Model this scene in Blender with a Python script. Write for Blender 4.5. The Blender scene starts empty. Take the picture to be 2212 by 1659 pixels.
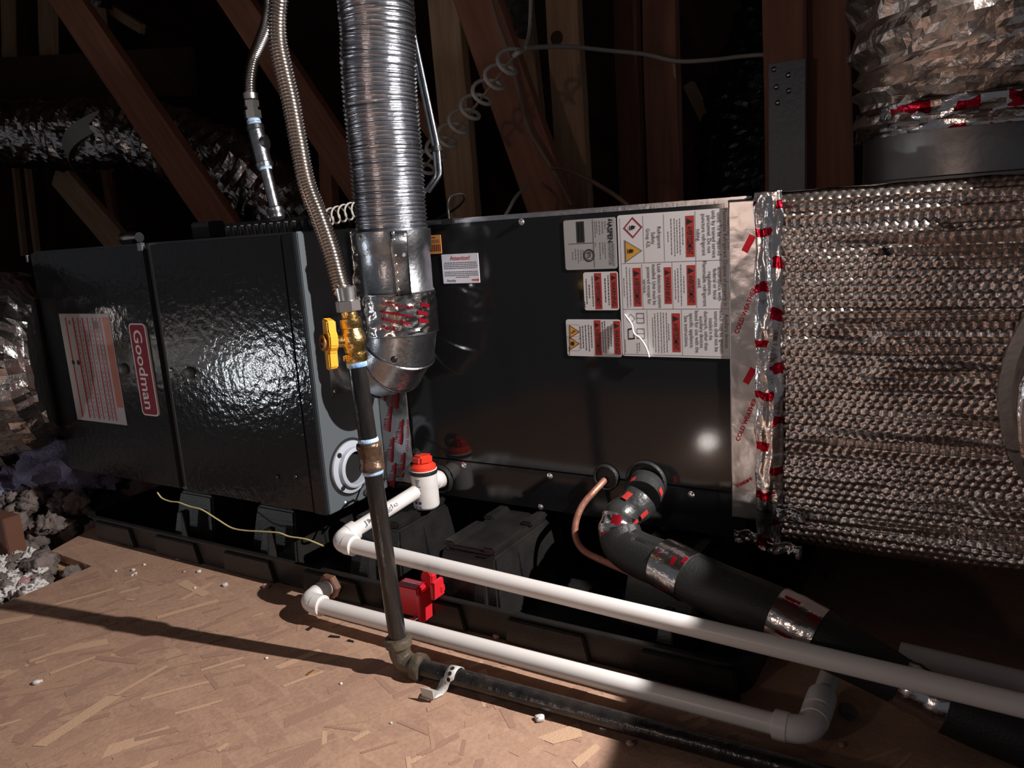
import bpy, bmesh, math, random
from mathutils import Vector, Matrix, noise
random.seed(7)
PI = math.pi
scene = bpy.context.scene
COL = scene.collection

# ------------------------------------------------------------------ camera
F = 1700.0
R = Matrix(((0.8534850519895371, 0.5168802146944059, -0.06631824551269612),
            (0.04590198015105085, -0.20133390675352744, -0.9784465576665772),
            (-0.5190917782518135, 0.8320453723498658, -0.19556130522816445)))
CP = Vector((0.0, -1.1978557160182026, 0.5178749088405514))
cam_d = bpy.data.cameras.new('camera')
cam_d.sensor_fit = 'HORIZONTAL'; cam_d.sensor_width = 36.0; cam_d.lens = 36.0 * F / 2212.0
cam_d.clip_start = 0.02
cam = bpy.data.objects.new('camera', cam_d); COL.objects.link(cam)
rot = Matrix((R[0], -R[1], -R[2])).transposed()
cam.matrix_world = Matrix.Translation(CP) @ rot.to_4x4()
scene.camera = cam

# ------------------------------------------------------------------ light
world = bpy.data.worlds.new('attic_dusk'); scene.world = world; world.use_nodes = True
bg = world.node_tree.nodes['Background']
bg.inputs[0].default_value = (0.86, 0.90, 1.0, 1); bg.inputs[1].default_value = 0.085

def lamp(name, kind, loc, power, color, radius, target=None, angle=None, blend=0.1):
    d = bpy.data.lights.new(name, kind); d.energy = power; d.color = color; d.shadow_soft_size = radius
    o = bpy.data.objects.new(name, d); COL.objects.link(o); o.location = loc
    if kind == 'SPOT':
        d.spot_size = angle; d.spot_blend = blend
        o.rotation_euler = (Vector(target) - Vector(loc)).to_track_quat('-Z', 'Y').to_euler()
    return o
# clamp work light hung on the right, beam thrown left along the unit
lamp('work_light', 'SPOT', (0.62, -0.13, 1.12), 215, (1.0, 0.95, 0.92), 0.010, (-1.192, -0.582, 0.403), math.radians(58.9), 0.03)
# small lanterns standing on the deck in front of the unit, and an unseen fill lamp added beside the camera
lamp('floor_lantern', 'POINT', (-0.66, -0.86, -0.10), 0.40, (1.0, 0.92, 0.86), 0.010)
lamp('far_lantern', 'POINT', (-2.45, -1.25, 0.03), 6.0, (0.88, 0.94, 1.0), 0.025)
lamp('fill_lamp', 'POINT', (-0.85, -1.95, 0.55), 6.5, (1.0, 0.72, 0.59), 0.03)

scene.view_settings.view_transform = 'Standard'
try: scene.view_settings.look = 'None'
except Exception: pass
scene.view_settings.exposure = 0.0; scene.view_settings.gamma = 1.0
scene.view_settings.use_curve_mapping = False

# ------------------------------------------------------------------ helpers
def ray(u, v):
    return R.transposed() @ Vector(((u - 1106.0) / F, (v - 829.5) / F, 1.0))
def PX(u, v, x): d = ray(u, v); return CP + d * ((x - CP.x) / d.x)
def PY(u, v, y): d = ray(u, v); return CP + d * ((y - CP.y) / d.y)
def PZ(u, v, z): d = ray(u, v); return CP + d * ((z - CP.z) / d.z)

def mat(name, color, rough=0.5, metal=0.0, bump=None, vary=None, coat=0.0, spec=None, stretch=None, aniso=0.0):
    """bump = (scale, strength[, detail]); vary = (color2, scale[, contrast])"""
    m = bpy.data.materials.new(name); m.use_nodes = True
    nt = m.node_tree; b = nt.nodes['Principled BSDF']
    b.inputs['Base Color'].default_value = (*color, 1); b.inputs['Roughness'].default_value = rough
    b.inputs['Metallic'].default_value = metal
    if coat: b.inputs['Coat Weight'].default_value = coat; b.inputs['Coat Roughness'].default_value = 0.12
    if spec is not None: b.inputs['Specular IOR Level'].default_value = spec
    tc = nt.nodes.new('ShaderNodeTexCoord'); src = tc.outputs['Object']
    if stretch:
        mp = nt.nodes.new('ShaderNodeMapping'); mp.inputs['Scale'].default_value = stretch
        nt.links.new(src, mp.inputs[0]); src = mp.outputs[0]
    if vary:
        n = nt.nodes.new('ShaderNodeTexNoise'); n.inputs['Scale'].default_value = vary[1]; n.inputs['Detail'].default_value = 5
        nt.links.new(src, n.inputs['Vector'])
        r = nt.nodes.new('ShaderNodeValToRGB'); c = vary[2] if len(vary) > 2 else 0.15
        r.color_ramp.elements[0].position = 0.5 - c; r.color_ramp.elements[1].position = 0.5 + c
        r.color_ramp.elements[0].color = (*color, 1); r.color_ramp.elements[1].color = (*vary[0], 1)
        nt.links.new(n.outputs['Fac'], r.inputs[0]); nt.links.new(r.outputs[0], b.inputs['Base Color'])
    if bump:
        n = nt.nodes.new('ShaderNodeTexNoise'); n.inputs['Scale'].default_value = bump[0]
        n.inputs['Detail'].default_value = bump[2] if len(bump) > 2 else 3
        nt.links.new(src, n.inputs['Vector'])
        bp = nt.nodes.new('ShaderNodeBump'); bp.inputs['Strength'].default_value = bump[1]; bp.inputs['Distance'].default_value = 0.004
        nt.links.new(n.outputs['Fac'], bp.inputs['Height']); nt.links.new(bp.outputs[0], b.inputs['Normal'])
    return m

M = {}
M['cab'] = mat('lit_cabinet_paint', (0.105, 0.120, 0.130), 0.42, 0, (500, 0.10))  # furnace black lightened to grey: lamplight on the end panel put into colour
M['door'] = mat('shaded_door_paint', (0.016, 0.018, 0.020), 0.10, 0, (60, 0.32, 5), spec=0.6)  # same furnace paint kept near black; the unlit door front put into colour
M['coil'] = mat('coil_paint', (0.013, 0.013, 0.014), 0.09, 0, (700, 0.012), spec=0.5)
M['gap'] = mat('dark_gap', (0.004, 0.004, 0.004), 0.9)
M['plastic'] = mat('black_plastic', (0.007, 0.007, 0.008), 0.40, 0, (420, 0.22), ((0.018, 0.016, 0.014), 25, 0.25))
M['rubber'] = mat('rubber_insulation', (0.013, 0.013, 0.013), 0.55, 0, (300, 0.25))
M['white'] = mat('label_white', (0.78, 0.74, 0.75), 0.35)
M['silverlabel'] = mat('label_silver', (0.42, 0.41, 0.41), 0.35)
M['paper'] = mat('label_paper', (0.80, 0.78, 0.85), 0.45)
M['red'] = mat('print_red', (0.46, 0.035, 0.03), 0.4)
M['dred'] = mat('print_dark_red', (0.30, 0.012, 0.03), 0.4)
M['black'] = mat('print_black', (0.012, 0.012, 0.014), 0.5)
M['grey'] = mat('print_grey', (0.16, 0.16, 0.17), 0.5)
M['yellowprint'] = mat('print_yellow', (0.72, 0.36, 0.05), 0.45)
M['orange'] = mat('label_orange', (0.72, 0.30, 0.09), 0.5)
M['brownprint'] = mat('print_brown', (0.20, 0.05, 0.015), 0.5)
M['badge'] = mat('badge_red', (0.27, 0.006, 0.022), 0.55, spec=0.2)
M['badgewhite'] = mat('badge_white', (0.80, 0.76, 0.76), 0.3)
M['stripe'] = mat('label_stripe_red', (0.40, 0.015, 0.03), 0.4)
M['rust'] = mat('label_rust', (0.42, 0.10, 0.045), 0.4)
M['foil'] = mat('crumpled_foil', (0.62, 0.58, 0.56), 0.22, 1.0, (55, 0.7, 4))
M['foilsoft'] = mat('lit_duct_foil', (0.80, 0.69, 0.62), 0.34, 1.0, (70, 0.8, 5))  # lighter, browner copy of the foil; warm light on the supply duct put in
M['darkwood'] = mat('dark_block_wood', (0.13, 0.050, 0.028), 0.75, 0, (30, 0.5, 5))
M['foildark'] = mat('dark_foil', (0.20, 0.17, 0.16), 0.30, 1.0, (55, 0.8, 4))  # one even dark foil tone
M['blackduct'] = mat('black_duct_jacket', (0.035, 0.032, 0.032), 0.28, 0.6, (60, 0.8, 4))
M['bubble'] = mat('bubble_foil', (0.70, 0.61, 0.56), 0.31, 1.0, (120, 0.35, 3))
M['tape'] = mat('foil_tape', (0.66, 0.63, 0.62), 0.20, 1.0, (45, 0.55, 4))
M['tapeflat'] = mat('smooth_foil_tape', (0.46, 0.45, 0.45), 0.28, 1.0, (40, 0.22, 3))
M['tapered'] = mat('tape_print', (0.45, 0.012, 0.03), 0.32, 0.75)
M['galv'] = mat('galvanised_steel', (0.52, 0.54, 0.57), 0.30, 1.0, (140, 0.15), ((0.40, 0.42, 0.45), 45, 0.1))
M['duct'] = mat('duct_collar_steel', (0.33, 0.31, 0.30), 0.42, 1.0, (60, 0.15))
M['alum'] = mat('aluminium_flex', (0.66, 0.67, 0.71), 0.24, 1.0, (120, 0.12))
M['steel'] = mat('stainless_hose', (0.62, 0.58, 0.55), 0.22, 1.0)
M['chrome'] = mat('nickel_nut', (0.78, 0.77, 0.75), 0.28, 1.0)
M['iron'] = mat('black_iron', (0.007, 0.008, 0.010), 0.22, 0.0, (90, 0.5, 5), ((0.030, 0.024, 0.020), 38, 0.18), stretch=(1, 1, .25))
M['rustiron'] = mat('dusty_iron_fitting', (0.060, 0.048, 0.036), 0.5, 0.25, (110, 0.6, 5), ((0.14, 0.11, 0.075), 40, 0.16))
M['brownfit'] = mat('brown_iron_fitting', (0.075, 0.042, 0.026), 0.30, 0.45, (90, 0.7, 5), ((0.17, 0.10, 0.065), 40, 0.14))
M['brass'] = mat('brass', (0.62, 0.42, 0.16), 0.30, 1.0, (160, 0.35))
M['yellow'] = mat('yellow_handle', (0.85, 0.42, 0.025), 0.42)
M['brownknob'] = mat('amber_hub', (0.36, 0.14, 0.02), 0.4)
M['blue'] = mat('blue_thread_sealant', (0.22, 0.42, 0.75), 0.45, 0, (150, 0.5), ((0.62, 0.78, 0.95), 60, 0.15))
M['pvc'] = mat('pvc', (0.80, 0.77, 0.75), 0.32, 0, None, ((0.70, 0.66, 0.63), 9, 0.2), stretch=(.3, 4, 4))
M['pvcink'] = mat('pvc_ink', (0.12, 0.12, 0.13), 0.6)
M['brownnut'] = mat('brown_hex_plug', (0.16, 0.075, 0.045), 0.5)
M['redplastic'] = mat('red_plastic', (0.62, 0.018, 0.03), 0.35)
M['redcap'] = mat('red_cap', (0.75, 0.045, 0.02), 0.35)
M['copper'] = mat('copper', (0.50, 0.24, 0.17), 0.48, 0.55, (120, 0.3), ((0.36, 0.15, 0.10), 30, 0.2))
M['wirewhite'] = mat('white_cable', (0.55, 0.50, 0.44), 0.45)
M['wirebrown'] = mat('tan_cable', (0.32, 0.20, 0.14), 0.5)
M['wireblack'] = mat('black_cable', (0.012, 0.012, 0.012), 0.4)
M['wireyellow'] = mat('yellow_wire', (0.62, 0.54, 0.24), 0.4)
M['ringgrey'] = mat('grey_flange', (0.45, 0.48, 0.54), 0.45)
M['fluff'] = mat('blown_insulation', (0.24, 0.19, 0.17), 0.95, 0, (220, 0.9, 6), ((0.13, 0.10, 0.09), 30, 0.2))
M['fluffblue'] = mat('blueish_batt', (0.26, 0.24, 0.37), 0.95, 0, (160, 0.9, 6), ((0.12, 0.10, 0.15), 20, 0.2))
M['fluffwhite'] = mat('white_insulation', (0.72, 0.68, 0.66), 0.95, 0, (260, 0.9, 6))
M['fluffpink'] = mat('pink_insulation', (0.52, 0.30, 0.29), 0.95, 0, (260, 0.9, 6))
M['wood'] = mat('truss_wood', (0.29, 0.105, 0.062), 0.68, 0, (30, 0.5, 6), ((0.42, 0.185, 0.110), 12, 0.22), stretch=(4, 4, .28))
M['woodlit'] = mat('lit_truss_wood', (0.44, 0.25, 0.14), 0.68, 0, (34, 0.7, 6), ((0.64, 0.42, 0.26), 12, 0.22), stretch=(4, 4, .28))  # lighter copy of the truss wood; light on the timbers put into colour
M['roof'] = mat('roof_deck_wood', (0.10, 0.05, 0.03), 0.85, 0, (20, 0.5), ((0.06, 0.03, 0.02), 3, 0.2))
M['strand'] = [mat('osb_strand_a', (0.54, 0.345, 0.225), 0.7, 0, (400, 0.3)), mat('osb_strand_b', (0.42, 0.255, 0.170), 0.7, 0, (400, 0.3)),
               mat('osb_strand_c', (0.34, 0.200, 0.140), 0.75, 0, (400, 0.3))]
M['strapmetal'] = mat('dull_strap_steel', (0.52, 0.50, 0.47), 0.5, 0.1, (200, 0.2))
M['plate'] = mat('truss_plate', (0.14, 0.15, 0.16), 0.45, 0.8, (80, 0.2))

def printed_tape(name, dens=1.0, rough=0.20):
    m = mat(name, (0.66, 0.63, 0.62), rough, 1.0, (45, 0.55, 4)); nt = m.node_tree; b = nt.nodes['Principled BSDF']
    tc = nt.nodes.new('ShaderNodeTexCoord'); mp = nt.nodes.new('ShaderNodeMapping')
    mp.inputs['Rotation'].default_value = (PI/2, math.radians(28), 0)
    dn = nt.nodes.new('ShaderNodeTexNoise'); dn.inputs['Scale'].default_value = 28; nt.links.new(tc.outputs['Object'], dn.inputs['Vector'])
    va_ = nt.nodes.new('ShaderNodeVectorMath'); va_.operation = 'MULTIPLY_ADD'; va_.inputs[1].default_value = (.035, .035, .035)
    nt.links.new(dn.outputs['Color'], va_.inputs[0]); nt.links.new(tc.outputs['Object'], va_.inputs[2]); nt.links.new(va_.outputs[0], mp.inputs[0])
    k = nt.nodes.new('ShaderNodeTexBrick'); nt.links.new(mp.outputs[0], k.inputs['Vector'])
    k.inputs['Scale'].default_value = 1.0; k.inputs['Brick Width'].default_value = 0.055; k.inputs['Row Height'].default_value = 0.040*dens
    k.inputs['Mortar Size'].default_value = 0.0125; k.inputs['Mortar Smooth'].default_value = 0.0; k.offset = 0.37
    mx = nt.nodes.new('ShaderNodeMix'); mx.data_type = 'RGBA'
    mx.inputs[6].default_value = (0.45, 0.012, 0.03, 1); mx.inputs[7].default_value = (0.66, 0.63, 0.62, 1)
    nt.links.new(k.outputs['Fac'], mx.inputs[0]); nt.links.new(mx.outputs[2], b.inputs['Base Color'])
    return m
M['tapeprint'] = printed_tape('printed_foil_tape')
def osb():
    m = mat('osb_deck', (0.31, 0.19, 0.13), 0.72); nt = m.node_tree; b = nt.nodes['Principled BSDF']
    tc = nt.nodes.new('ShaderNodeTexCoord'); mixc = None
    col = None
    for k, (ang, sc, st) in enumerate(((0.95, 26, 7.0), (1.25, 34, 6.0), (-0.3, 40, 5.0))):
        mp = nt.nodes.new('ShaderNodeMapping'); mp.inputs['Rotation'].default_value = (0, 0, -ang)
        mp2 = nt.nodes.new('ShaderNodeMapping'); mp2.inputs['Scale'].default_value = (1.0 / st, 1, 1)
        nt.links.new(tc.outputs['Object'], mp.inputs[0]); nt.links.new(mp.outputs[0], mp2.inputs[0])
        v = nt.nodes.new('ShaderNodeTexVoronoi'); v.inputs['Scale'].default_value = sc; v.inputs['Randomness'].default_value = 1
        nt.links.new(mp2.outputs[0], v.inputs['Vector'])
        s = nt.nodes.new('ShaderNodeSeparateColor'); nt.links.new(v.outputs['Color'], s.inputs[0])
        r = nt.nodes.new('ShaderNodeValToRGB')
        r.color_ramp.elements[0].color = (0.335, 0.195, 0.135, 1); r.color_ramp.elements[1].color = (0.46, 0.285, 0.195, 1)
        nt.links.new(s.outputs[k % 3], r.inputs[0])
        if col is None: col = r.outputs[0]
        else:
            mx = nt.nodes.new('ShaderNodeMix'); mx.data_type = 'RGBA'; mx.inputs[0].default_value = 0.45
            nt.links.new(col, mx.inputs[6]); nt.links.new(r.outputs[0], mx.inputs[7]); col = mx.outputs[2]
    n = nt.nodes.new('ShaderNodeTexNoise'); n.inputs['Scale'].default_value = 160; n.inputs['Detail'].default_value = 6
    nt.links.new(tc.outputs['Object'], n.inputs['Vector'])
    mx = nt.nodes.new('ShaderNodeMix'); mx.data_type = 'RGBA'; mx.blend_type = 'OVERLAY'; mx.inputs[0].default_value = 0.28
    nt.links.new(col, mx.inputs[6]); nt.links.new(n.outputs['Fac'], mx.inputs[7])
    nt.links.new(mx.outputs[2], b.inputs['Base Color'])
    bp = nt.nodes.new('ShaderNodeBump'); bp.inputs['Strength'].default_value = 0.35; bp.inputs['Distance'].default_value = 0.002
    nt.links.new(n.outputs['Fac'], bp.inputs['Height']); nt.links.new(bp.outputs[0], b.inputs['Normal'])
    return m
M['osb'] = osb()

class MB:
    def __init__(s): s.v = []; s.f = []
    def add(s, vs, fs):
        n = len(s.v); s.v += [tuple(p) for p in vs]; s.f += [tuple(i + n for i in q) for q in fs]; return s
    def box(s, lo, hi, mtx=None):
        x0, y0, z0 = lo; x1, y1, z1 = hi
        vs = [Vector(p) for p in ((x0,y0,z0),(x1,y0,z0),(x1,y1,z0),(x0,y1,z0),(x0,y0,z1),(x1,y0,z1),(x1,y1,z1),(x0,y1,z1))]
        if mtx: vs = [mtx @ p for p in vs]
        return s.add(vs, ((0,3,2,1),(4,5,6,7),(0,1,5,4),(1,2,6,5),(2,3,7,6),(3,0,4,7)))
    def prism(s, pts, d):
        """polygon pts (3D) extruded by vector d"""
        d = Vector(d); n = len(pts); a = [Vector(p) for p in pts]
        s.add(a + [p + d for p in a], [tuple(range(n)), tuple(range(2*n-1, n-1, -1))] + [(i, n+i, n+(i+1) % n, (i+1) % n) for i in range(n)])
        return s
    def tube(s, path, r, n=16, caps=True, disp=None):
        path = [Vector(p) for p in path]; m = len(path)
        rs = list(r) if hasattr(r, '__len__') else [r] * m
        t = [(path[min(i+1, m-1)] - path[max(i-1, 0)]).normalized() for i in range(m)]
        ref = Vector((0, 0, 1)) if abs(t[0].z) < 0.9 else Vector((1, 0, 0))
        a = t[0].cross(ref).normalized(); vs = []; fs = []
        for i in range(m):
            a = (a - t[i] * a.dot(t[i])).normalized(); b = t[i].cross(a)
            for k in range(n):
                ang = 2 * PI * k / n; dr = disp(i, k, path[i], ang) if disp else 0.0
                vs.append(path[i] + (a * math.cos(ang) + b * math.sin(ang)) * (rs[i] + dr))
        for i in range(m - 1):
            for k in range(n):
                fs.append((i*n+k, i*n+(k+1) % n, (i+1)*n+(k+1) % n, (i+1)*n+k))
        if caps: fs += [tuple(range(n-1, -1, -1)), tuple(range((m-1)*n, m*n))]
        return s.add(vs, fs)
    def lathe(s, origin, axis, prof, n=24, caps=True):
        """prof = [(distance along axis, radius)]"""
        ax = Vector(axis).normalized(); ref = Vector((0,0,1)) if abs(ax.z) < 0.9 else Vector((1,0,0))
        a = ax.cross(ref).normalized(); b = ax.cross(a); o = Vector(origin); vs = []; fs = []; m = len(prof)
        for h, r in prof:
            for k in range(n):
                g = 2*PI*k/n; vs.append(o + ax*h + (a*math.cos(g) + b*math.sin(g))*r)
        for i in range(m-1):
            for k in range(n): fs.append((i*n+k, i*n+(k+1) % n, (i+1)*n+(k+1) % n, (i+1)*n+k))
        if caps: fs += [tuple(range(n-1,-1,-1)), tuple(range((m-1)*n, m*n))]
        return s.add(vs, fs)
    def build(s, name, m, parent=None, smooth=False, bevel=0.0, mtx=None, recalc=True):
        me = bpy.data.meshes.new(name); me.from_pydata(s.v, [], s.f)
        bm = bmesh.new(); bm.from_mesh(me)
        if recalc: bmesh.ops.recalc_face_normals(bm, faces=bm.faces)
        if bevel: bmesh.ops.bevel(bm, geom=list(bm.edges), offset=bevel, segments=2, affect='EDGES', clamp_overlap=True)
        bm.to_mesh(me); bm.free()
        if smooth:
            for p in me.polygons: p.use_smooth = True
            me.set_sharp_from_angle(angle=math.radians(smooth if smooth is not True else 50))
        me.materials.append(m)
        o = bpy.data.objects.new(name, me); COL.objects.link(o)
        if mtx: o.matrix_world = mtx
        if parent:
            o.parent = parent
            o.matrix_parent_inverse = parent.matrix_world.inverted()
        return o

def tag(o, label=None, cat=None, group=None, kind=None):
    if label: o['label'] = label
    if cat: o['category'] = cat
    if group: o['group'] = group
    if kind: o['kind'] = kind
    return o
def thing(name, label, cat, loc=(0, 0, 0), group=None):
    o = bpy.data.objects.new(name, None); COL.objects.link(o); o.matrix_world = Matrix.Translation(loc)
    o.empty_display_size = 0.05
    return tag(o, label, cat, group)
def smooth_path(pts, k=8):
    pts = [Vector(p) for p in pts]; out = []
    q = [pts[0]*2 - pts[1]] + pts + [pts[-1]*2 - pts[-2]]
    for i in range(1, len(q)-2):
        p0, p1, p2, p3 = q[i-1:i+3]
        for j in range(k):
            t = j / k
            out.append(0.5*((2*p1) + (p2-p0)*t + (2*p0-5*p1+4*p2-p3)*t*t + (3*p1-p0-3*p2+p3)*t**3))
    out.append(pts[-1]); return out
def resample(path, step):
    path = [Vector(p) for p in path]; out = [path[0].copy()]; need = step
    for a, b in zip(path, path[1:]):
        L = (b-a).length; d = need
        while d <= L: out.append(a + (b-a)*(d/L)); d += step
        need = d - L
    return out
def corner_path(pts, rad, k=6):
    """polyline with rounded corners"""
    pts = [Vector(p) for p in pts]; out = [pts[0]]
    for a, b, c in zip(pts, pts[1:], pts[2:]):
        u = (a-b).normalized(); w = (c-b).normalized(); p = b + u*rad; q = b + w*rad
        for j in range(k+1):
            t = j/k; out.append(p*(1-t)**2 + b*2*t*(1-t) + q*t*t)
    out.append(pts[-1]); return out

# --- lettering ---------------------------------------------------------
_fc = bpy.data.curves.new('font_source', 'FONT'); _fc.resolution_u = 3
_fo = bpy.data.objects.new('font_source', _fc); COL.objects.link(_fo)
_cache = {}
def glyphs(s, bold=0.0):
    key = (s, bold)
    if key not in _cache:
        _fc.body = s; _fc.offset = bold; bpy.context.view_layer.update()
        me = bpy.data.meshes.new_from_object(_fo.evaluated_get(bpy.context.evaluated_depsgraph_get()))
        vs = [(v.co.x, v.co.y) for v in me.vertices]; fs = [tuple(p.vertices) for p in me.polygons]
        bpy.data.meshes.remove(me)
        x0 = min(v[0] for v in vs); x1 = max(v[0] for v in vs)
        _cache[key] = ([(x-(x0+x1)/2, y-0.35) for x, y in vs], fs, x1-x0)
    return _cache[key]
class Sheet:
    """flat print on a plane: o + right*a + up*b, lifted along n"""
    def __init__(s, right, up, n): s.r = Vector(right); s.u = Vector(up); s.n = Vector(n); s.mb = {}
    def g(s, m): return s.mb.setdefault(m, MB())
    def text(s, m, txt, c, length, h, bold=0.0, lift=0.0006):
        vs, fs, w = glyphs(txt, bold); sx = length / w; c = Vector(c) + s.n*lift*.28
        s.g(m).add([c + s.r*(x*sx) + s.u*(y*h/0.7) for x, y in vs], fs)
    def line(s, m, txt, p0, p1, h, bold=0.0):
        p0 = Vector(p0); p1 = Vector(p1); s.text(m, txt, (p0+p1)/2, abs((p1-p0).dot(s.r)), h, bold)
    def poly(s, m, pts, lift=0.0004):
        s.g(m).add([Vector(p) + s.n*lift*.28 for p in pts], [tuple(range(len(pts)))])
    def rect(s, m, p0, p1, lift=0.0004):
        p0 = Vector(p0); d = Vector(p1)-p0; a = s.r*d.dot(s.r); b = s.u*d.dot(s.u)
        s.poly(m, [p0, p0+a, p0+a+b, p0+b], lift)
    def frame(s, m, pts, w, lift=0.0005):
        pts = [Vector(p) for p in pts]; c = sum(pts, Vector())/len(pts); k = len(pts)
        inn = [p + (c-p).normalized()*w*(1.4 if k == 4 else 2.0) for p in pts]
        s.g(m).add([p + s.n*lift*.28 for p in pts+inn], [(i, (i+1) % k, k+(i+1) % k, k+i) for i in range(k)])
    def ring(s, m, c, r0, r1, n=20, lift=0.0005):
        c = Vector(c)+s.n*lift*.28; vs = []
        for k in range(n):
            g = 2*PI*k/n; d = s.r*math.cos(g)+s.u*math.sin(g); vs += [c+d*r0, c+d*r1]
        s.g(m).add(vs, [(2*k, 2*k+1, (2*k+3) % (2*n), (2*k+2) % (2*n)) for k in range(n)])
    def disc(s, m, c, r, n=16, lift=0.0005):
        c = Vector(c)+s.n*lift*.28
        s.g(m).add([c+(s.r*math.cos(2*PI*k/n)+s.u*math.sin(2*PI*k/n))*r for k in range(n)], [tuple(range(n))])
    def build(s, parent, names):
        for m, mb in s.mb.items():
            nm = names.get(m, 'print'); o = mb.build(nm, M[m], parent)
            if nm in ('lettering', 'small_print', 'red_lettering', 'red_stripes', 'dark_print', 'box_lines', 'reversed_print', 'triangle_frames', 'mark', 'heading'): o['kind'] = 'stuff'
def rounded(p0, right, up, w, h, r, k=4):
    p0 = Vector(p0); right = Vector(right); up = Vector(up); out = []
    for cx, cy, a0 in ((w-r, h-r, 0), (r, h-r, PI/2), (r, r, PI), (w-r, r, 1.5*PI)):
        for j in range(k+1):
            a = a0 + j*PI/2/k; out.append(p0 + right*(cx+r*math.cos(a)) + up*(cy+r*math.sin(a)))
    return out
X = Vector((1,0,0)); Y = Vector((0,1,0)); Z = Vector((0,0,1))
FZ = -0.14          # top of the deck

# ------------------------------------------------------------------ the setting
deck = [(-1.872, 1.1, FZ), (-1.868, -0.2, FZ), (-1.823, -0.319, FZ), (-1.640, -0.331, FZ), (-1.602, -1.6, FZ), (1.6, -1.6, FZ), (1.6, 1.1, FZ)]
mb = MB().prism(deck, (0, 0, -0.018)); floor = tag(mb.build('floor', M['osb']), kind='structure')
sm = [MB(), MB(), MB()]
def strand(x, y, L, w, a, lay):
    d = Vector((math.cos(a), math.sin(a), 0)); e = Vector((-d.y, d.x, 0)); c = Vector((x, y, FZ + 0.0002 + lay*0.0000005))
    j = lambda: random.uniform(-.25, .25)*w
    return [c - d*(L/2+j()) - e*(w/2+j()*.4), c + d*(L/2+j()) - e*(w/2+j()*.5), c + d*(L/2+j()*2) + e*(w/2+j()*.4), c - d*(L/2+j()*2) + e*(w/2+j()*.5)]
for i in range(900):
    x = random.uniform(-1.6, 0.35); y = random.uniform(-1.2, -0.24)
    a = random.gauss(1.12, 0.22) if random.random() < (0.85 if x < -0.85 else 0.45) else random.uniform(0, PI)
    L = random.uniform(.018, .06) if random.random() < .8 else random.uniform(.06, .14)
    w = min(L*.45, random.uniform(.004, .014) if L < .06 else random.uniform(.010, .026))
    k = random.choices((0, 1, 2), (.16, .46, .38))[0]
    sm[k].add(strand(x, y, L, w, a, i), [(0, 1, 2, 3)])
# a few long pale strands as they lie in the photograph
for (u0, v0), (u1, v1), w in (((335,1336),(478,1296),.014), ((90,1610),(250,1502),.022), ((250,1502),(360,1440),.008), ((300,1512),(455,1472),.008),
                              ((62,1430),(175,1392),.010), ((110,1455),(205,1420),.010), ((108,1310),(250,1272),.011), ((395,1295),(460,1258),.012),
                              ((0,1465),(38,1447),.014), ((430,1450),(530,1420),.008), ((1180,1600),(1255,1575),.028), ((1240,1655),(1295,1610),.012)):
    p = PZ(u0, v0, FZ); q = PZ(u1, v1, FZ); c = (p+q)/2; d = q-p
    sm[0].add(strand(c.x, c.y, d.length, w, math.atan2(d.y, d.x), 920 + 5*int(w*1000)), [(0, 1, 2, 3)])
for k in range(3): tag(sm[k].build('wood_strands', M['strand'][k], floor, recalc=False), kind='stuff')
# joists under the open end of the deck
for i, (y0, name) in enumerate(((-0.345, 'trim_1'), (0.06, 'trim_2'))):
    m_ = MB().box((-3.4, y0, -0.36), (-1.66, y0+0.038, -0.162))
    tag(m_.build(name, M['woodlit'], bevel=0.002), kind='structure')
m_ = MB().box((-1.868, -0.315, -0.36), (-1.83, 1.0, -0.16)); tag(m_.build('trim_3', M['woodlit'], bevel=0.002), kind='structure')
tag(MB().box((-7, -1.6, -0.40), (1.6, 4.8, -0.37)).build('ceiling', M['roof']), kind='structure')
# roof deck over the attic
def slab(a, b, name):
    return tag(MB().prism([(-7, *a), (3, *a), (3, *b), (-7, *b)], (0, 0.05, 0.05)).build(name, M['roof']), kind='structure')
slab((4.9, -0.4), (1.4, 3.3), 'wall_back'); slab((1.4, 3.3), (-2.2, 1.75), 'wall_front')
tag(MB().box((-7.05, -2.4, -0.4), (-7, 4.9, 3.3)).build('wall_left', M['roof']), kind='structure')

# ------------------------------------------------------------------ truss timbers
TG = 'roof truss timbers behind the unit'
def timber(name, label, top, bot, width, y, depth=0.038, m='wood', ext=(0.0, 0.0), lit=None, notch=False):
    """top/bot pixel of the centre line on the plane y; width in metres across the face"""
    a = PY(*top, y); b = PY(*bot, y); d = (b-a).normalized(); a = a - d*ext[0]; b = b + d*ext[1]
    L = (b-a).length; c = (a+b)/2
    zz = -d; yy = Y; xx = yy.cross(zz).normalized(); yy = zz.cross(xx)
    mx = Matrix((xx, yy, zz)).transposed().to_4x4(); mx.translation = c
    root = MB(); n = max(4, int(L/.06)); vs = []; fs = []
    for i in range(n+1):
        h = -L/2 + L*i/n
        for sx, sy in ((-1,-1),(1,-1),(1,1),(-1,1)):
            q = noise.noise(Vector((c.x*9+sx*3.1, h*7, sy*5.7)))*.0022
            vs.append((sx*width/2 + q, (sy+1)*depth/2 + q*.5, h))
    for i in range(n):
        for k in range(4): fs.append((i*4+k, i*4+(k+1) % 4, i*4+4+(k+1) % 4, i*4+4+k))
    fs += [(3,2,1,0), (n*4, n*4+1, n*4+2, n*4+3)]
    if notch:
        pass
    o = root.add(vs, fs).build(name, M[m], mtx=mx)
    md = o.modifiers.new('soft_edges', 'BEVEL'); md.width = 0.0025; md.segments = 2; md.limit_method = 'ANGLE'
    return tag(o, label, 'timber', TG)
timber('truss_web', 'broad reddish brown diagonal web crossing in front of the long foil duct', (132, -10), (465, 478), 0.15, 0.75, ext=(.6, .25))
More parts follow.
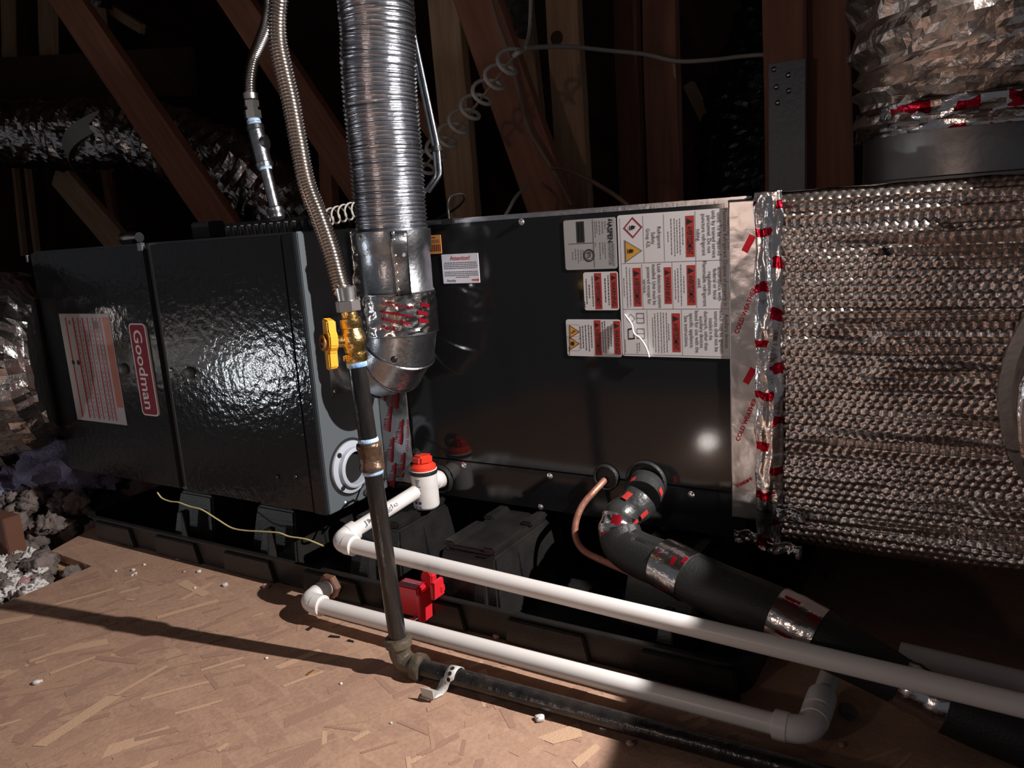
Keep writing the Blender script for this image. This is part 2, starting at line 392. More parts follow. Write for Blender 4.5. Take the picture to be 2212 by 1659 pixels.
timber('truss_web', 'reddish diagonal web sloping down behind the steel gas hoses', (497, -10), (752, 372), 0.125, 0.90, ext=(.6, .35))
timber('truss_web', 'thin grey stud standing behind the base of the sloping web by the hoses', (700, 330), (705, 470), 0.06, 0.965, ext=(.05, .3))
timber('truss_post', 'lit-toned knotty post just beside the flexible metal flue', (955, -10), (997, 475), 0.11, 0.90, m='woodlit', ext=(.5, .3))
timber('truss_web', 'cracked diagonal web with a tan cable stapled along its edge', (1022, -10), (1185, 450), 0.135, 0.80, ext=(.5, .3))
timber('truss_post', 'post topped with a clump of fluffy insulation behind the cracked web', (1118, -10), (1165, 445), 0.085, 1.30, m='woodlit', ext=(.5, .4))
timber('truss_post', 'split post with a dark knot where the white cable passes', (1210, -10), (1238, 450), 0.104, 1.00, m='woodlit', ext=(.5, .3))
timber('truss_post', 'narrow dark post in the gap between two wider posts', (1348, -10), (1362, 440), 0.085, 1.50, ext=(.5, .4))
timber('truss_post', 'straight reddish post with a splinter at the white cable', (1421, -10), (1433, 440), 0.100, 1.10, ext=(.5, .3))
timber('truss_post', 'dark post carrying a grey nail plate beside the black duct', (1690, -10), (1694, 420), 0.098, 0.95, ext=(.5, .3))
timber('truss_post', 'dark post between the nail plate post and the big foil duct', (1772, -10), (1787, 410), 0.12, 1.02, ext=(.5, .3))
timber('truss_brace', 'short splintered brace end hanging in the dark beside the black duct', (1484, 180), (1522, 258), 0.035, 1.60, m='woodlit')
timber('truss_post', 'short lit-toned stud end above the dark collar beam at the gable', (10, -60), (14, 138), 0.11, 1.80, m='woodlit', ext=(.4, 0))
timber('truss_post', 'lit-toned stud behind the broad diagonal web above the collar beam', (95, -20), (100, 138), 0.15, 1.75, m='woodlit', ext=(.5, 0))
timber('truss_post', 'lit-toned stud tip under the grey round duct end', (196, -20), (210, 95), 0.14, 1.9, m='woodlit', ext=(.3, 0.1))
timber('truss_brace', 'slim lit-toned brace sloping down right of the grey duct end', (228, 16), (302, 62), 0.06, 2.0, m='woodlit', ext=(.35, 0))
timber('collar_beam', 'dark horizontal beam over the long foil duct', (-60, 172), (330, 158), 0.24, 1.62, m='roof', ext=(.6, .3))  # darker roof wood used here, so the beam's shade sits in its colour
timber('truss_brace', 'brown brace leaning below the strap of the long foil duct', (118, 372), (232, 505), 0.17, 1.45, m='woodlit', ext=(0, .3))
timber('truss_stud', 'slender stud below the long foil duct near the gable', (28, 370), (38, 465), 0.035, 2.0, m='woodlit', ext=(.2, .3))
timber('truss_stud', 'second slender stud below the long foil duct', (55, 375), (66, 470), 0.035, 2.0, m='woodlit', ext=(.2, .3))
timber('truss_stud', 'short stud under the foil duct between brace and broad web', (222, 370), (240, 470), 0.06, 1.9, ext=(.1, .4))
timber('truss_brace', 'small brace stub between the flue and the knotty post', (905, 245), (952, 310), 0.06, 0.939, ext=(.3, .08))
# nail plate on the dark post
a = PY(1662, 140, .945); b = PY(1722, 420, .945)
pl = thing('nail_plate', 'grey toothed nail plate pressed on the dark post', 'metal plate', (a+b)/2)
MB().box((a.x, .936, b.z), (b.x+.02, .948, a.z)).build('plate', M['plate'], pl, bevel=.0008)
for i, (u, v) in enumerate(((1703,162),(1677,188),(1704,196),(1680,222),(1672,150))):
    MB().lathe(PY(u, v, .936), (0,-1,0), [(0,.007),(.003,.006),(.0045,.003)], 10).build('rivet', M['galv'], pl, True)
# small teal plate seen past the posts and the splinter
tag(MB().prism([PY(1352,-30,1.55), PY(1368,-30,1.55), PY(1368,52,1.55), PY(1352,56,1.55)], (0,.01,0)).build('connector_plate', mat('teal_plate', (0.10,0.17,0.18), .5, .4, (60,.5))),
    'small teal grey connector plate high between two posts', 'metal plate')
tag(MB().prism([PY(1452,132,1.09), PY(1459,140,1.09), PY(1460,172,1.09), PY(1455,165,1.09)], (0,.006,0)).build('wood_splinter', M['woodlit']), 'thin pale splinter hanging off the straight post', 'splinter')

# ------------------------------------------------------------------ insulation at the open end of the deck
def blob(mb, c, r, sub=2, amp=.35, fr=3.0, squash=(1,1,1)):
    bm = bmesh.new(); bmesh.ops.create_icosphere(bm, subdivisions=sub, radius=1.0)
    off = Vector((random.random()*50, random.random()*50, random.random()*50))
    vs = []
    for v in bm.verts:
        k = 1 + amp*noise.noise(v.co*fr*.5 + off) + amp*.5*noise.noise(v.co*fr*1.7 + off)
        p = v.co*r*k; vs.append((c[0]+p.x*squash[0], c[1]+p.y*squash[1], c[2]+p.z*squash[2]))
    fs = [tuple(v.index for v in f.verts) for f in bm.faces]; bm.free(); mb.add(vs, fs)
g = MB(); NX, NY = 90, 90; vs = []; fs = []
for j in range(NY+1):
    for i in range(NX+1):
        x = -3.3 + 1.5*i/NX; y = -1.0 + 1.7*j/NY
        h = -0.235 + 0.12*max(0, min(1, (y+0.55)/0.5)) * max(0, min(1, (-1.86-x)/.25)) + .07*noise.noise(Vector((x*5, y*5, 1))) + .045*noise.noise(Vector((x*16, y*16, 4)))
        h += .03*noise.noise(Vector((x*45, y*45, 9)))
        if x > -1.86 and y > -.35: h = min(h, -0.19)
        vs.append((x, y, h))
for j in range(NY):
    for i in range(NX): fs.append((j*(NX+1)+i, j*(NX+1)+i+1, (j+1)*(NX+1)+i+1, (j+1)*(NX+1)+i))
tag(g.add(vs, fs).build('loose_insulation', M['fluff'], smooth=60), 'loose brown blown insulation filling the bay at the deck edge', 'insulation', kind='stuff')
g = MB()
for i in range(170):
    x = random.uniform(-2.3, -1.66); y = random.uniform(-.62, -.12)
    if x > -1.89 and y > -.34: continue
    blob(g, (x, y, -.17 + .1*max(0, min(1, (y+.55)/.5))*max(0, min(1, (-1.86-x)/.25)) + random.uniform(-.02, .03)), random.uniform(.010, .030), 3, .65, 5)
tag(g.build('insulation_lumps', M['fluff'], smooth=170), 'brown grey lumps of blown insulation by the deck corner', 'insulation', kind='stuff')
g = MB()
for i in range(70):
    u = random.uniform(-10, 90); v = random.uniform(1175, 1300)
    if v > 1318 - u*.45: continue
    c = PZ(u, v, -.15); blob(g, c, random.uniform(.005, .014), 3, .9, 5)
tag(g.build('white_insulation', M['fluffwhite'], smooth=170), 'bright white insulation flakes against the deck edge', 'insulation', kind='stuff')
g = MB(); blob(g, PZ(62, 1268, -.16), .022, 3, .5, 4); tag(g.build('insulation_tuft', M['fluffpink'], smooth=60), 'pink tuft of insulation at the deck edge', 'insulation')
# blueish batt heaped against the furnace end
g = MB()
blob(g, PY(105, 1010, -.12) + Vector((0, .05, -.02)), .13, 4, .4, 5, (1, .9, .72)); blob(g, PY(40, 1060, -.16), .10, 4, .45, 5, (1, .8, .6))
blob(g, PY(175, 1055, -.02), .075, 4, .4, 5)
tag(g.build('insulation_batt', M['fluffblue'], smooth=60), 'dark bluish insulation batt heaped against the furnace end', 'insulation')
g = MB(); blob(g, PZ(15, 1158, -.12), .05, 2, .12, 2, (1.3, .6, .8))
tag(MB().box((-.14, -.02, -.045), (.05, .02, .045), Matrix.Translation(PZ(8, 1150, -.1))).build('wood_block', M['darkwood'], bevel=.002), 'orange brown wood block lying in the insulation', 'wood block')
# crumbs on the deck
DG = 'insulation crumbs scattered on the deck'
for u, v, r, m in ((288,1233,.004,'fluffwhite'),(430,1236,.0045,'fluffwhite'),(421,1271,.003,'fluffwhite'),(487,1266,.006,'fluffwhite'),(293,1243,.003,'fluffpink'),
                   (575,1269,.007,'fluffpink'),(80,1477,.006,'fluffwhite'),(576,1423,.0025,'fluffwhite'),(737,1478,.0025,'fluffwhite'),(1166,1556,.007,'fluffwhite'),
                   (1306,1573,.007,'fluffwhite'),(1361,1609,.005,'fluffpink'),(1830,1545,.012,'fluff'),(1800,1250,.012,'fluff'),(1073,1378,.006,'fluffpink'),
                   (1000,1362,.003,'fluffpink'),(1128,1390,.004,'fluffpink'),(250,1235,.003,'fluffwhite'),(312,1221,.003,'fluffwhite'),(916,1342,.006,'fluffpink'),
                   (1330,1340,.006,'fluff'),(2010,1225,.010,'fluff'),(845,1563,.002,'fluffwhite'),(1818,1612,.004,'fluffpink'),(398,1236,.003,'fluffpink')):
    g = MB(); p = PZ(u, v, FZ); blob(g, (0, 0, 0), r, 2, .45, 4, (1, 1, .7))
    o = g.build('insulation_crumb', M[m], smooth=60, mtx=Matrix.Translation(p + Z*r*.5))
    tag(o, {'fluffwhite': 'tiny white insulation crumb lying on the wood deck', 'fluffpink': 'tiny pinkish insulation crumb lying on the wood deck', 'fluff': 'small brown insulation clump lying on the wood deck'}[m], 'crumb', DG)
def sliver(u0, v0, u1, v1, w, m, label, name='wood_sliver'):
    p = PZ(u0, v0, FZ); q = PZ(u1, v1, FZ); d = (q-p); e = Vector((-d.y, d.x, 0)).normalized()*w/2
    tag(MB().prism([p-e, q-e*.6, q+e*.6, p+e], (0, 0, .003)).build(name, M[m]), label, 'scrap')
sliver(712,1376,734,1378,.004,'rubber','short black rubber scrap under the lower white pipe','rubber_scrap')
sliver(664,1362,674,1356,.006,'plastic','black and grey scrap beside the white elbow shadow','plastic_scrap')
sliver(752,1385,764,1388,.003,'rubber','small dark chip near the iron elbow','dark_chip')
sliver(382,1206,420,1200,.02,'fluffpink','pinkish insulation tuft tucked against the drain pan','insulation_tuft')
sliver(284,1245,296,1238,.003,'fluffwhite','pale splinter lying before the drain pan','wood_splinter')
sliver(72,1478,92,1471,.005,'fluffwhite','white splinter lying alone on the deck','wood_splinter')
sliver(664,1459,678,1450,.002,'brass','tiny brass wire clipping on the deck','wire_clipping')

# ------------------------------------------------------------------ furnace
FX0, FX1, FYF, FYB, FT = -1.942, -1.069, -0.184, 0.53, 0.535
fur = thing('furnace', 'black horizontal gas furnace with a red name badge on its door', 'furnace', ((FX0+FX1)/2, .17, 0))
MB().box((FX0, FYF+.010, 0), (FX1, FYB, FT)).build('cabinet', M['cab'], fur, bevel=.002)
dl = MB().box((FX0+.002, FYF, .004), (-1.506, FYF+.010, FT-.004)).build('blower_door', M['door'], fur, bevel=.002)
dr = MB().box((-1.484, FYF, .004), (-1.100, FYF+.010, FT-.004)).build('burner_door', M['door'], fur, bevel=.002)
MB().box((-1.100, FYF+.001, .002), (FX1, FYF+.0105, FT-.002)).build('corner_post', M['door'], fur, bevel=.0015)
for (u, v), dd in (((268, 797), dl), ((411, 805), dr)):
    MB().lathe(PY(u, v, FYF), (0,-1,0), [(0,.013),(.004,.0125),(.008,.010),(.010,.005)], 20).build('latch_knob', M['cab'], dd, True)
for u, v, m in ((370,799,'chrome'),(600,1030,'door'),(638,1030,'door')):
    MB().lathe(PY(u, v, FYF), (0,-1,0), [(0,.005),(.002,.005),(.004,.003)], 12).build('screw', M[m], fur, True)
p = PY(60, 555, FYF); MB().box((p.x-.004, FYF-.003, p.z-.012), (p.x+.002, FYF+.008, p.z+.004)).build('hook_clip', M['galv'], fur)
p = PY(303, 531, FYF); MB().box((p.x-.008, FYF-.002, p.z-.010), (p.x+.006, FYF+.006, p.z+.006)).build('hook_clip', M['galv'], fur)
# end panel details (face x = FX1)
def endp(u, v): return PX(u, v, FX1)
c = endp(757, 1008)
ringo = MB().lathe(c, X, [(0,.053),(.005,.052),(.007,.046),(.007,.041),(.016,.040),(.018,.037),(.018,.033),(.004,.032),(.0035,.002)], 40).build('pipe_flange', M['ringgrey'], fur, 40)
MB().lathe(c + X*.0045, X, [(0,.0318),(.0003,.0315),(.0004,.001)], 32).build('dark_opening', M['gap'], ringo)
MB().lathe(c - X*.0005, X, [(0,.058),(.0015,.058),(.002,.053)], 40).build('gasket', M['rubber'], ringo, True)
for k in range(4):
    g_ = PI/4 + k*PI/2; q = c + Y*math.cos(g_)*.0465 + Z*math.sin(g_)*.0465
    MB().lathe(q + X*.006, X, [(0,.005),(.002,.005),(.003,.002)], 12).build('bolt', M['gap'], ringo, True)
q = endp(747, 1087); MB().lathe(q, X, [(0,.006),(.002,.006),(.004,.003)], 12).build('screw', M['galv'], fur, True)
fp = MB().box((FX1-.001, -.136, .226), (FX1+.004, -.004, .374)).build('flue_plate', M['galv'], fur, bevel=.001)
for yy, zz in ((-.128,.234),(-.128,.366)): MB().lathe((FX1+.004, yy, zz), X, [(0,.004),(.002,.003)], 10).build('rivet', M['chrome'], fp, True)
# lumps on the top edge
tag(MB().box((-.03,-.02,0), (.03,.02,.035), Matrix.Translation((-1.40, -.10, FT))).build('junction_box', M['plastic'], bevel=.003), 'small black box standing on the furnace top edge', 'junction box')
p = PY(283, 512, -.13)
cl = thing('conduit_clamp', 'shiny conduit clamp on the furnace top edge beside the door seam', 'clamp', (p.x, -.13, FT))
MB().lathe((p.x-.03, -.13, FT+.014), X, [(0,.010),(.005,.014),(.035,.014),(.04,.011),(.06,.011)], 18).build('sleeve', M['chrome'], cl, 40)
MB().box((p.x-.015, -.145, FT), (p.x+.025, -.115, FT+.010)).build('foot', M['plastic'], cl)

def rect_on(pts, y):
    q = [PY(u, v, y) for u, v in pts]     # TL TR BR BL
    return (q[0].x+q[3].x)/2, (q[1].x+q[2].x)/2, (q[2].z+q[3].z)/2, (q[0].z+q[1].z)/2
DOWN = dict(right=-Z, up=X, n=-Y)          # print turned a quarter, read downwards
# striped instruction label on the blower door
x0, x1, z0, z1 = rect_on([(126.2,673.1),(235.6,682.5),(276.3,922.5),(167.8,902.3)], FYF)
yl = FYF-.0008
lab = MB().box((x0, yl, z0), (x1, FYF+.001, z1)).build('instruction_label', M['silverlabel'], fur)
tag(lab, 'pale label with thin red stripes and a rust band')
sh = Sheet(X, Z, -Y); W = x1-x0; H = z1-z0
for fx, w in ((.115,.012),(.262,.016),(.36,.010),(.455,.016),(.555,.010),(.655,.014),(.735,.010),(.80,.012)):
    sh.rect('stripe', (x0+W*fx, yl, z0+.03*H), (x0+W*(fx+w*2.1), yl, z1-.035*H))
for fx in (.31,.41,.51,.605,.70,.77):
    for k in range(22):
        zz = z0 + H*(.05 + .90*k/22); sh.rect('grey', (x0+W*fx, yl, zz), (x0+W*(fx+random.uniform(.010,.022)), yl, zz+H*random.uniform(.018,.032)))
sh.rect('rust', (x0+W*.865, yl, z0+.16*H), (x0+W*.99, yl, z1-.03*H))
sh.rect('grey', (x0+W*.17, yl, z1-.10*H), (x0+W*.22, yl, z1-.06*H)); sh.disc('grey', (x0+W*.72, yl, z1-.10*H), .010)
for fx in (.13,.235): sh.disc('black', (x0+W*fx, yl, z0+H*.55), .006)
sh.build(lab, {'stripe': 'red_stripes', 'rust': 'rust_band', 'grey': 'small_print', 'black': 'mark'})
# name badge
x0, x1, z0, z1 = rect_on([(279,696.5),(314.5,699.5),(348,899),(313,896)], FYF)
bd = MB().prism(rounded((x0, FYF-.004, z0), X, Z, x1-x0, z1-z0, .010), (0,.004,0)).build('name_badge', M['badgewhite'], fur)
tag(bd, 'dark red badge with white lettering reading Goodman')
sh = Sheet(-Z, X, -Y)
sh.poly('badge', rounded((x0+.003, FYF-.004, z0+.003), X, Z, x1-x0-.006, z1-z0-.006, .008), .0004)
sh.text('badgewhite', 'Goodman', ((x0+x1)/2-.001, FYF-.004, (z0+z1)/2), (z1-z0)*.86, (x1-x0)*.50, .012, .0009)
sh.build(bd, {'badge': 'red_field', 'badgewhite': 'lettering'})

# ------------------------------------------------------------------ coil cabinet
CX0, CX1 = -1.067, -0.322
coil = thing('coil_cabinet', 'smooth black evaporator coil cabinet covered with white and red warning labels', 'coil cabinet', ((CX0+CX1)/2, .27, 0))
MB().box((CX0, .004, 0), (CX1, .55, .531)).build('cabinet', M['coil'], coil, bevel=.0015)
MB().box((CX0+.002, -.0005, .0785), (CX1-.002, .0045, .531)).build('front_panel', M['coil'], coil, bevel=.001)
MB().box((CX0+.002, -.0015, .001), (CX1-.002, .0045, .0760)).build('access_panel', M['coil'], coil, bevel=.001)
MB().box((CX0+.004, .0, .531), (CX1, .03, .5365)).build('top_flange', M['galv'], coil, bevel=.0006)
MB().box((CX0+.004, .01, .5365), (CX1, .04, .5395)).build('foil_edge', M['tapeflat'], coil)
for u, v in ((1127,479),(1003,1004),(1188,1028),(1168,1095),(1493,1068)):
    p = PY(u, v, -.0015); s_ = MB().lathe(p, (0,-1,0), [(0,.0058),(.0008,.0058),(.0012,.0042),(.0035,.0038),(.0042,.002)], 12).build('screw', M['chrome'], coil, True)
def grommet(u, v, ro, ri, name='grommet'):
    p = PY(u, v, -.0015)
    o = MB().lathe(p, (0,-1,0), [(0,ro),(.003,ro),(.006,ro-.003),(.005,ri),(.0005,ri),(.0004,.001)], 36).build(name, M['rubber'], coil, 40)
    return p
grommet(1310, 1031, .024, .019); grommet(1396, 1040, .037, .031); pport = grommet(952, 1035, .030, .024)

def coil_label(name, label, pts, m, r=.004):
    x0, x1, z0, z1 = rect_on(pts, -.0005)
    o = MB().prism(rounded((x0, -.0014, z0), X, Z, x1-x0, z1-z0, r), (0,.0012,0)).build(name, M[m], coil)
    if label: tag(o, label)
    return o
z1c = lambda a, b: (1120+a/4.608, 440+b/4.608)
z2c = lambda a, b: (1320+a/4.739, 440+b/4.739)
YL = -.0014
def Q(zc, a, b): return PY(*zc(a, b), YL)
def vline(sh, m, txt, zc, a, b0, b1, h, bold=0.0):
    """one line of quarter-turned print: column a, from row b0 to row b1 of the zoom"""
    p = Q(zc, a, b0); q = Q(zc, a+ (b1-b0)*.035, b1); x = (p.x+q.x)/2
    sh.line(m, txt, (x, YL, p.z), (x, YL, q.z), h, bold)
def fine(sh, zc, a, b0, b1, w=.0011, m='grey'):
    """line of print too fine to read: a broken thin bar"""
    p = Q(zc, a, b0); q = Q(zc, a+(b1-b0)*.035, b1); x = (p.x+q.x)/2; z = p.z
    while z > q.z + .001:
        L = random.uniform(.002, .006); e = max(q.z, z-L); sh.rect(m, (x-w/2, YL, z), (x+w/2, YL, e)); z = e - .0009
def redbox(sh, zc, a0, a1, b0, b1, txt, size=.0075, m='red'):
    p = Q(zc, a0, b0); q = Q(zc, a1+(b1-b0)*.035, b0); e = Q(zc, (a0+a1)/2, b1)
    xl = p.x; xr = xl + (Q(zc, a1, b0).x-p.x); zt = (p.z+q.z)/2; zb = e.z
    xl += .0004; bx_ = Sheet(-Z, X, -Y); bx_.rect(m, (xl, YL, zt), (xr, YL, zb)); bx_.build(lab, {m: 'warning_box'}); w = xr-xl; L = zt-zb
    # alert triangle then the word
    cx = (xl+xr)/2; t = w*.36
    sh.poly('black', [(cx-t, YL, zt-.004-2*t), (cx-t, YL, zt-.004), (cx+t, YL, zt-.004-t)], .0008)
    z_0 = zt-.005-2*t-.001; sh.text('black', txt, (cx, YL, (z_0+zb+.004)/2), z_0-zb-.004, w*.62, .008, .0008)
def tri(sh, m, c, r, lift): sh.poly(m, [(c[0]-r*.6, YL, c[1]+r), (c[0]+r*1.05, YL, c[1]), (c[0]-r*.6, YL, c[1]-r)], lift)
def flame(sh, c, s):
    # flame over a bar, turned a quarter
    x, z = c
    pts = [(-.6,.35),(-.2,.6),(.25,.45),(.9,.3),(.45,.12),(.75,-.05),(.35,-.1),(.6,-.4),(.0,-.35),(-.3,-.55),(-.6,-.3)]
    sh.poly('black', [(x+a*s, YL, z+b*s) for a, b in pts], .0012)
    sh.rect('black', (x-.95*s, YL, z+.6*s), (x-.78*s, YL, z-.6*s), .0012)

# big refrigerant label
lab = coil_label('refrigerant_label', 'large white refrigerant safety label with red warning boxes', [z2c(62,128), z2c(1236,30), z2c(1282,1572), z2c(122,1572)], 'white', .004)
sh = Sheet(-Z, X, -Y)
for a, b0, b1, t in ((1208,140,460,'RISK OF FIRE'),(1160,52,552,'Flammable Refrigerant'),(1105,90,525,'used. To be repaired'),(1048,68,552,'only by trained service'),
                     (1000,120,505,'personnel. Do not'),(945,105,530,'puncture refrigerant'),(895,258,385,'tubing.'),
                     (1222,655,970,'RISK OF FIRE'),(1165,585,1045,'Dispose of properly in'),(1112,645,990,'accordance with'),(1063,662,975,'federal or local'),(1010,695,940,'regulations.'),
                     (955,588,1050,'Flammable refrigerant'),(908,765,865,'used.'),
                     (1236,1155,1460,'RISK OF FIRE'),(1180,1130,1480,'Auxiliary devices'),(1128,1085,1530,'which may be ignition'),(1075,1100,1515,'sources shall not be'),(1022,1170,1395,'installed in the'),
                     (970,1100,1500,'ductwork, other than'),(925,1150,1475,'auxiliary devices'),(875,1095,1525,'listed for use with the'),(822,1120,1480,'specific appliance.'),(768,1145,1470,'See instructions.'),
                     (492,235,455,'Refrigerant'),(432,290,415,'Safety'),(378,255,450,'Group A2L'),
                     (492,615,1065,'Leak detection system'),(438,620,1035,'installed. Unit must be'),(385,650,1030,'powered except for'),(345,775,920,'service.')):
    vline(sh, 'black', t, z2c, a, b0, b1, .0062)
redbox(sh, z2c, 757, 850, 122, 545, 'AVERTISSEMENT'); redbox(sh, z2c, 772, 862, 628, 1038, 'AVERTISSEMENT'); redbox(sh, z2c, 538, 615, 650, 1025, 'WARNING')
redbox(sh, z2c, 218, 303, 657, 1052, 'AVERTISSEMENT'); redbox(sh, z2c, 618, 705, 1122, 1518, 'AVERTISSEMENT')
for a, b0, b1 in ((733,240,430),(700,150,525),(672,165,510),(645,150,540),(612,150,530),(583,285,400),(745,740,925),(712,622,1045),(682,660,1010),(655,680,990),(190,660,1055),(158,645,1065),(132,760,955),
                  (590,1230,1410),(565,1115,1530),(535,1115,1525),(508,1110,1530),(478,1115,1525),(448,1125,1520),(425,1165,1480),(290,1420,1520),(268,1425,1530),(145,1390,1530)):
    fine(sh, z2c, a, b0, b1)
def hair(zc, a0, b0, a1, b1, w=.0006, m='grey'):
    p = Q(zc, a0, b0); q = Q(zc, a1, b1)
    if abs(p.x-q.x) > abs(p.z-q.z): z = (p.z+q.z)/2; sh.rect(m, (p.x, YL, z-w/2), (q.x, YL, z+w/2))
    else: x = (p.x+q.x)/2; sh.rect(m, (x-w/2, YL, p.z), (x+w/2, YL, q.z))
for a in ((112,620,1248,565),(118,1085,1262,1070),(858,75,872,572),(535,110,552,588),(325,125,340,600),(625,600,638,1078),(318,620,328,1085),(868,575,882,1065),(720,1085,735,1550),(368,1090,385,1556),(100,150,130,1552),(130,1556,1278,1552)): hair(z2c, *a)
c = Q(z2c, 222, 245); r = .0165
dia = lambda k: [(c.x-r*k, YL, c.z), (c.x, YL, c.z+r*k*1.02), (c.x+r*k, YL, c.z), (c.x, YL, c.z-r*k*1.02)]
sh.frame('dred', dia(1.0), .0022); flame(sh, (c.x, c.z), .0065)
c = Q(z2c, 205, 487); tri(sh, 'grey', (c.x, c.z), .0185, .0005); tri(sh, 'yellowprint', (c.x+.0003, c.z), .0155, .0008); flame(sh, (c.x, c.z), .0065)
for (a, b), s_ in (((300,1172),.0085), ((305,1330),.0085)):
    c = Q(z2c, a, b); sh.frame('grey', [(c.x-s_*.8, YL, c.z-s_), (c.x+s_*.8, YL, c.z-s_), (c.x+s_*.8, YL, c.z+s_), (c.x-s_*.8, YL, c.z+s_)], .0012); sh.rect('grey', (c.x-s_*.8, YL, c.z-.0005), (c.x+s_*.8, YL, c.z+.0005))
c = Q(z2c, 203, 1175); r = .008; sh.frame('grey', dia(1.0), .001)
c = Q(z2c, 208, 1330); sh.frame('black', [(c.x-.006, YL, c.z-.010), (c.x+.006, YL, c.z-.009), (c.x+.004, YL, c.z+.010), (c.x-.006, YL, c.z+.008)], .002)
sh.build(lab, {'black': 'lettering', 'grey': 'small_print', 'red': 'warning_boxes', 'dred': 'flame_diamond', 'yellowprint': 'flame_triangle'})
# silver rating label
lab = coil_label('rating_label', 'silver rating label with a certification mark', [z1c(445,170), z1c(970,130), z1c(985,640), z1c(475,665)], 'silverlabel')
sh = Sheet(-Z, X, -Y)
vline(sh, 'black', 'ASPEN', z1c, 910, 192, 385, .0085, .03); vline(sh, 'black', 'REFRIGERANT', z1c, 938, 395, 620, .0045); vline(sh, 'black', 'EVAPORATOR', z1c, 908, 395, 610, .0045)
p = Q(z1c, 918, 172); sh.poly('black', [(p.x-.004, YL, p.z+.004), (p.x-.004, YL, p.z), (p.x+.005, YL, p.z+.001)]); sh.poly('black', [(p.x-.004, YL, p.z-.001), (p.x-.004, YL, p.z-.004), (p.x+.005, YL, p.z-.002)])
p = Q(z1c, 572, 180); q = Q(z1c, 660, 385); sh.rect('black', (p.x, YL, p.z), (q.x, YL, q.z))
for a in (595, 625): fine(sh, z1c, a, 195, 370, .0009, 'silverlabel')
hair(z1c, 738, 158, 756, 632, .0008, 'black'); hair(z1c, 500, 402, 745, 390, .0008, 'black')
for a, b0, b1 in ((862,175,260),(835,175,300),(805,172,310),(778,175,290),(760,175,335),(862,385,545),(840,385,500),(812,385,560),(768,385,425),(645,460,560),(622,460,570),(595,455,595),(568,450,570),(540,480,560)): fine(sh, z1c, a, b0, b1)
c = Q(z1c, 702, 515); sh.ring('black', c, .0085, .0105, 24); sh.ring('black', c, .0066, .0074, 24); sh.text('black', 'ETL', c, .010, .006, .03)
sh.build(lab, {'black': 'lettering', 'grey': 'small_print', 'silverlabel': 'reversed_print'})
# two smaller warning labels
lab = coil_label('warning_label', 'small white warning label with two red boxes', [z1c(640,690), z1c(985,668), z1c(1005,1052), z1c(668,1068)], 'white')
sh = Sheet(-Z, X, -Y)
redbox(sh, z1c, 910, 978, 688, 1040, 'WARNING'); redbox(sh, z1c, 750, 822, 690, 1050, 'AVERTISSEMENT')
for a, b0, b1 in ((893,712,1010),(862,740,990),(735,720,1030),(705,805,940),(675,750,1000),(662,975,1035)): fine(sh, z1c, a, b0, b1, .0014, 'black')
sh.build(lab, {'black': 'lettering', 'red': 'warning_boxes'})
lab = coil_label('warning_label', 'white electric shock warning label with two yellow triangles', [z1c(470,1160), z1c(1015,1145), z1c(1032,1518), z1c(495,1522)], 'white')
sh = Sheet(-Z, X, -Y)
redbox(sh, z1c, 942, 1010, 1168, 1500, 'WARNING'); redbox(sh, z1c, 748, 816, 1160, 1508, 'AVERTISSEMENT')
for a, b0, b1 in ((920,1230,1420),(890,1220,1445),(858,1168,1495),(835,1175,1480),(725,1215,1440),(698,1205,1470),(668,1208,1465),(640,1215,1440),(615,1225,1450),(505,1425,1505)): fine(sh, z1c, a, b0, b1, .0014, 'black')
for b in (1275, 1392):
    c = Q(z1c, 545, b); r = .0125
    sh.frame('grey', [(c.x-r*.9, YL, c.z-r), (c.x+r, YL, c.z-r), (c.x+r, YL, c.z+r), (c.x-r*.9, YL, c.z+r)], .0004)
    tri(sh, 'brownprint', (c.x, c.z), .0122, .0007); tri(sh, 'yellowprint', (c.x, c.z), .0095, .0009)
    if b == 1275: sh.poly('black', [(c.x+.006, YL, c.z+.001), (c.x, YL, c.z+.003), (c.x+.0005, YL, c.z), (c.x-.005, YL, c.z-.001), (c.x+.0005, YL, c.z-.003), (c.x, YL, c.z-.0005)], .0013)
    else: sh.disc('black', (c.x-.001, YL, c.z), .0038, 12, .0013)
sh.build(lab, {'black': 'lettering', 'red': 'warning_boxes', 'grey': 'box_lines', 'brownprint': 'triangle_frames', 'yellowprint': 'hazard_triangles'})
# attention notice and orange sticker
lab = coil_label('notice_label', 'lavender white notice headed Attention in red', [(952.7,551.3),(1032.3,544.9),(1037.5,609.1),(960.4,614.1)], 'paper', .001)
x0, x1, z0, z1 = rect_on([(952.7,551.3),(1032.3,544.9),(1037.5,609.1),(960.4,614.1)], YL); W = x1-x0; H = z1-z0
sh = Sheet(X, Z, -Y)
sh.text('red', 'Attention!', ((x0+x1)/2, YL, z1-H*.14), W*.55, H*.14, .02)
for k, (f0, f1) in enumerate(((.06,.94),(.04,.96),(.04,.97),(.04,.93),(.5,.5),(.05,.95),(.04,.96),(.04,.97),(.35,.72))):
    if f0 == f1: continue
    z = z1 - H*(.30 + .062*k); x = x0 + W*f0
    while x < x0 + W*f1 - .001:
        e = min(x0+W*f1, x+random.uniform(.002,.006)); sh.rect('grey', (x, YL, z-.0009), (e, YL, z+.0009)); x = e+.0008
sh.text('black', 'Asurity', (x0+W*.22, YL, z0+H*.10), W*.26, H*.085, .02); sh.rect('red', (x0+W*.78, YL, z0+H*.07), (x0+W*.94, YL, z0+H*.13))
sh.poly('red', [(x0+W*.94, YL, z0+H*.16), (x0+W*.985, YL, z0+H*.10), (x0+W*.94, YL, z0+H*.04)])
sh.build(lab, {'red': 'heading', 'grey': 'small_print', 'black': 'lettering'})
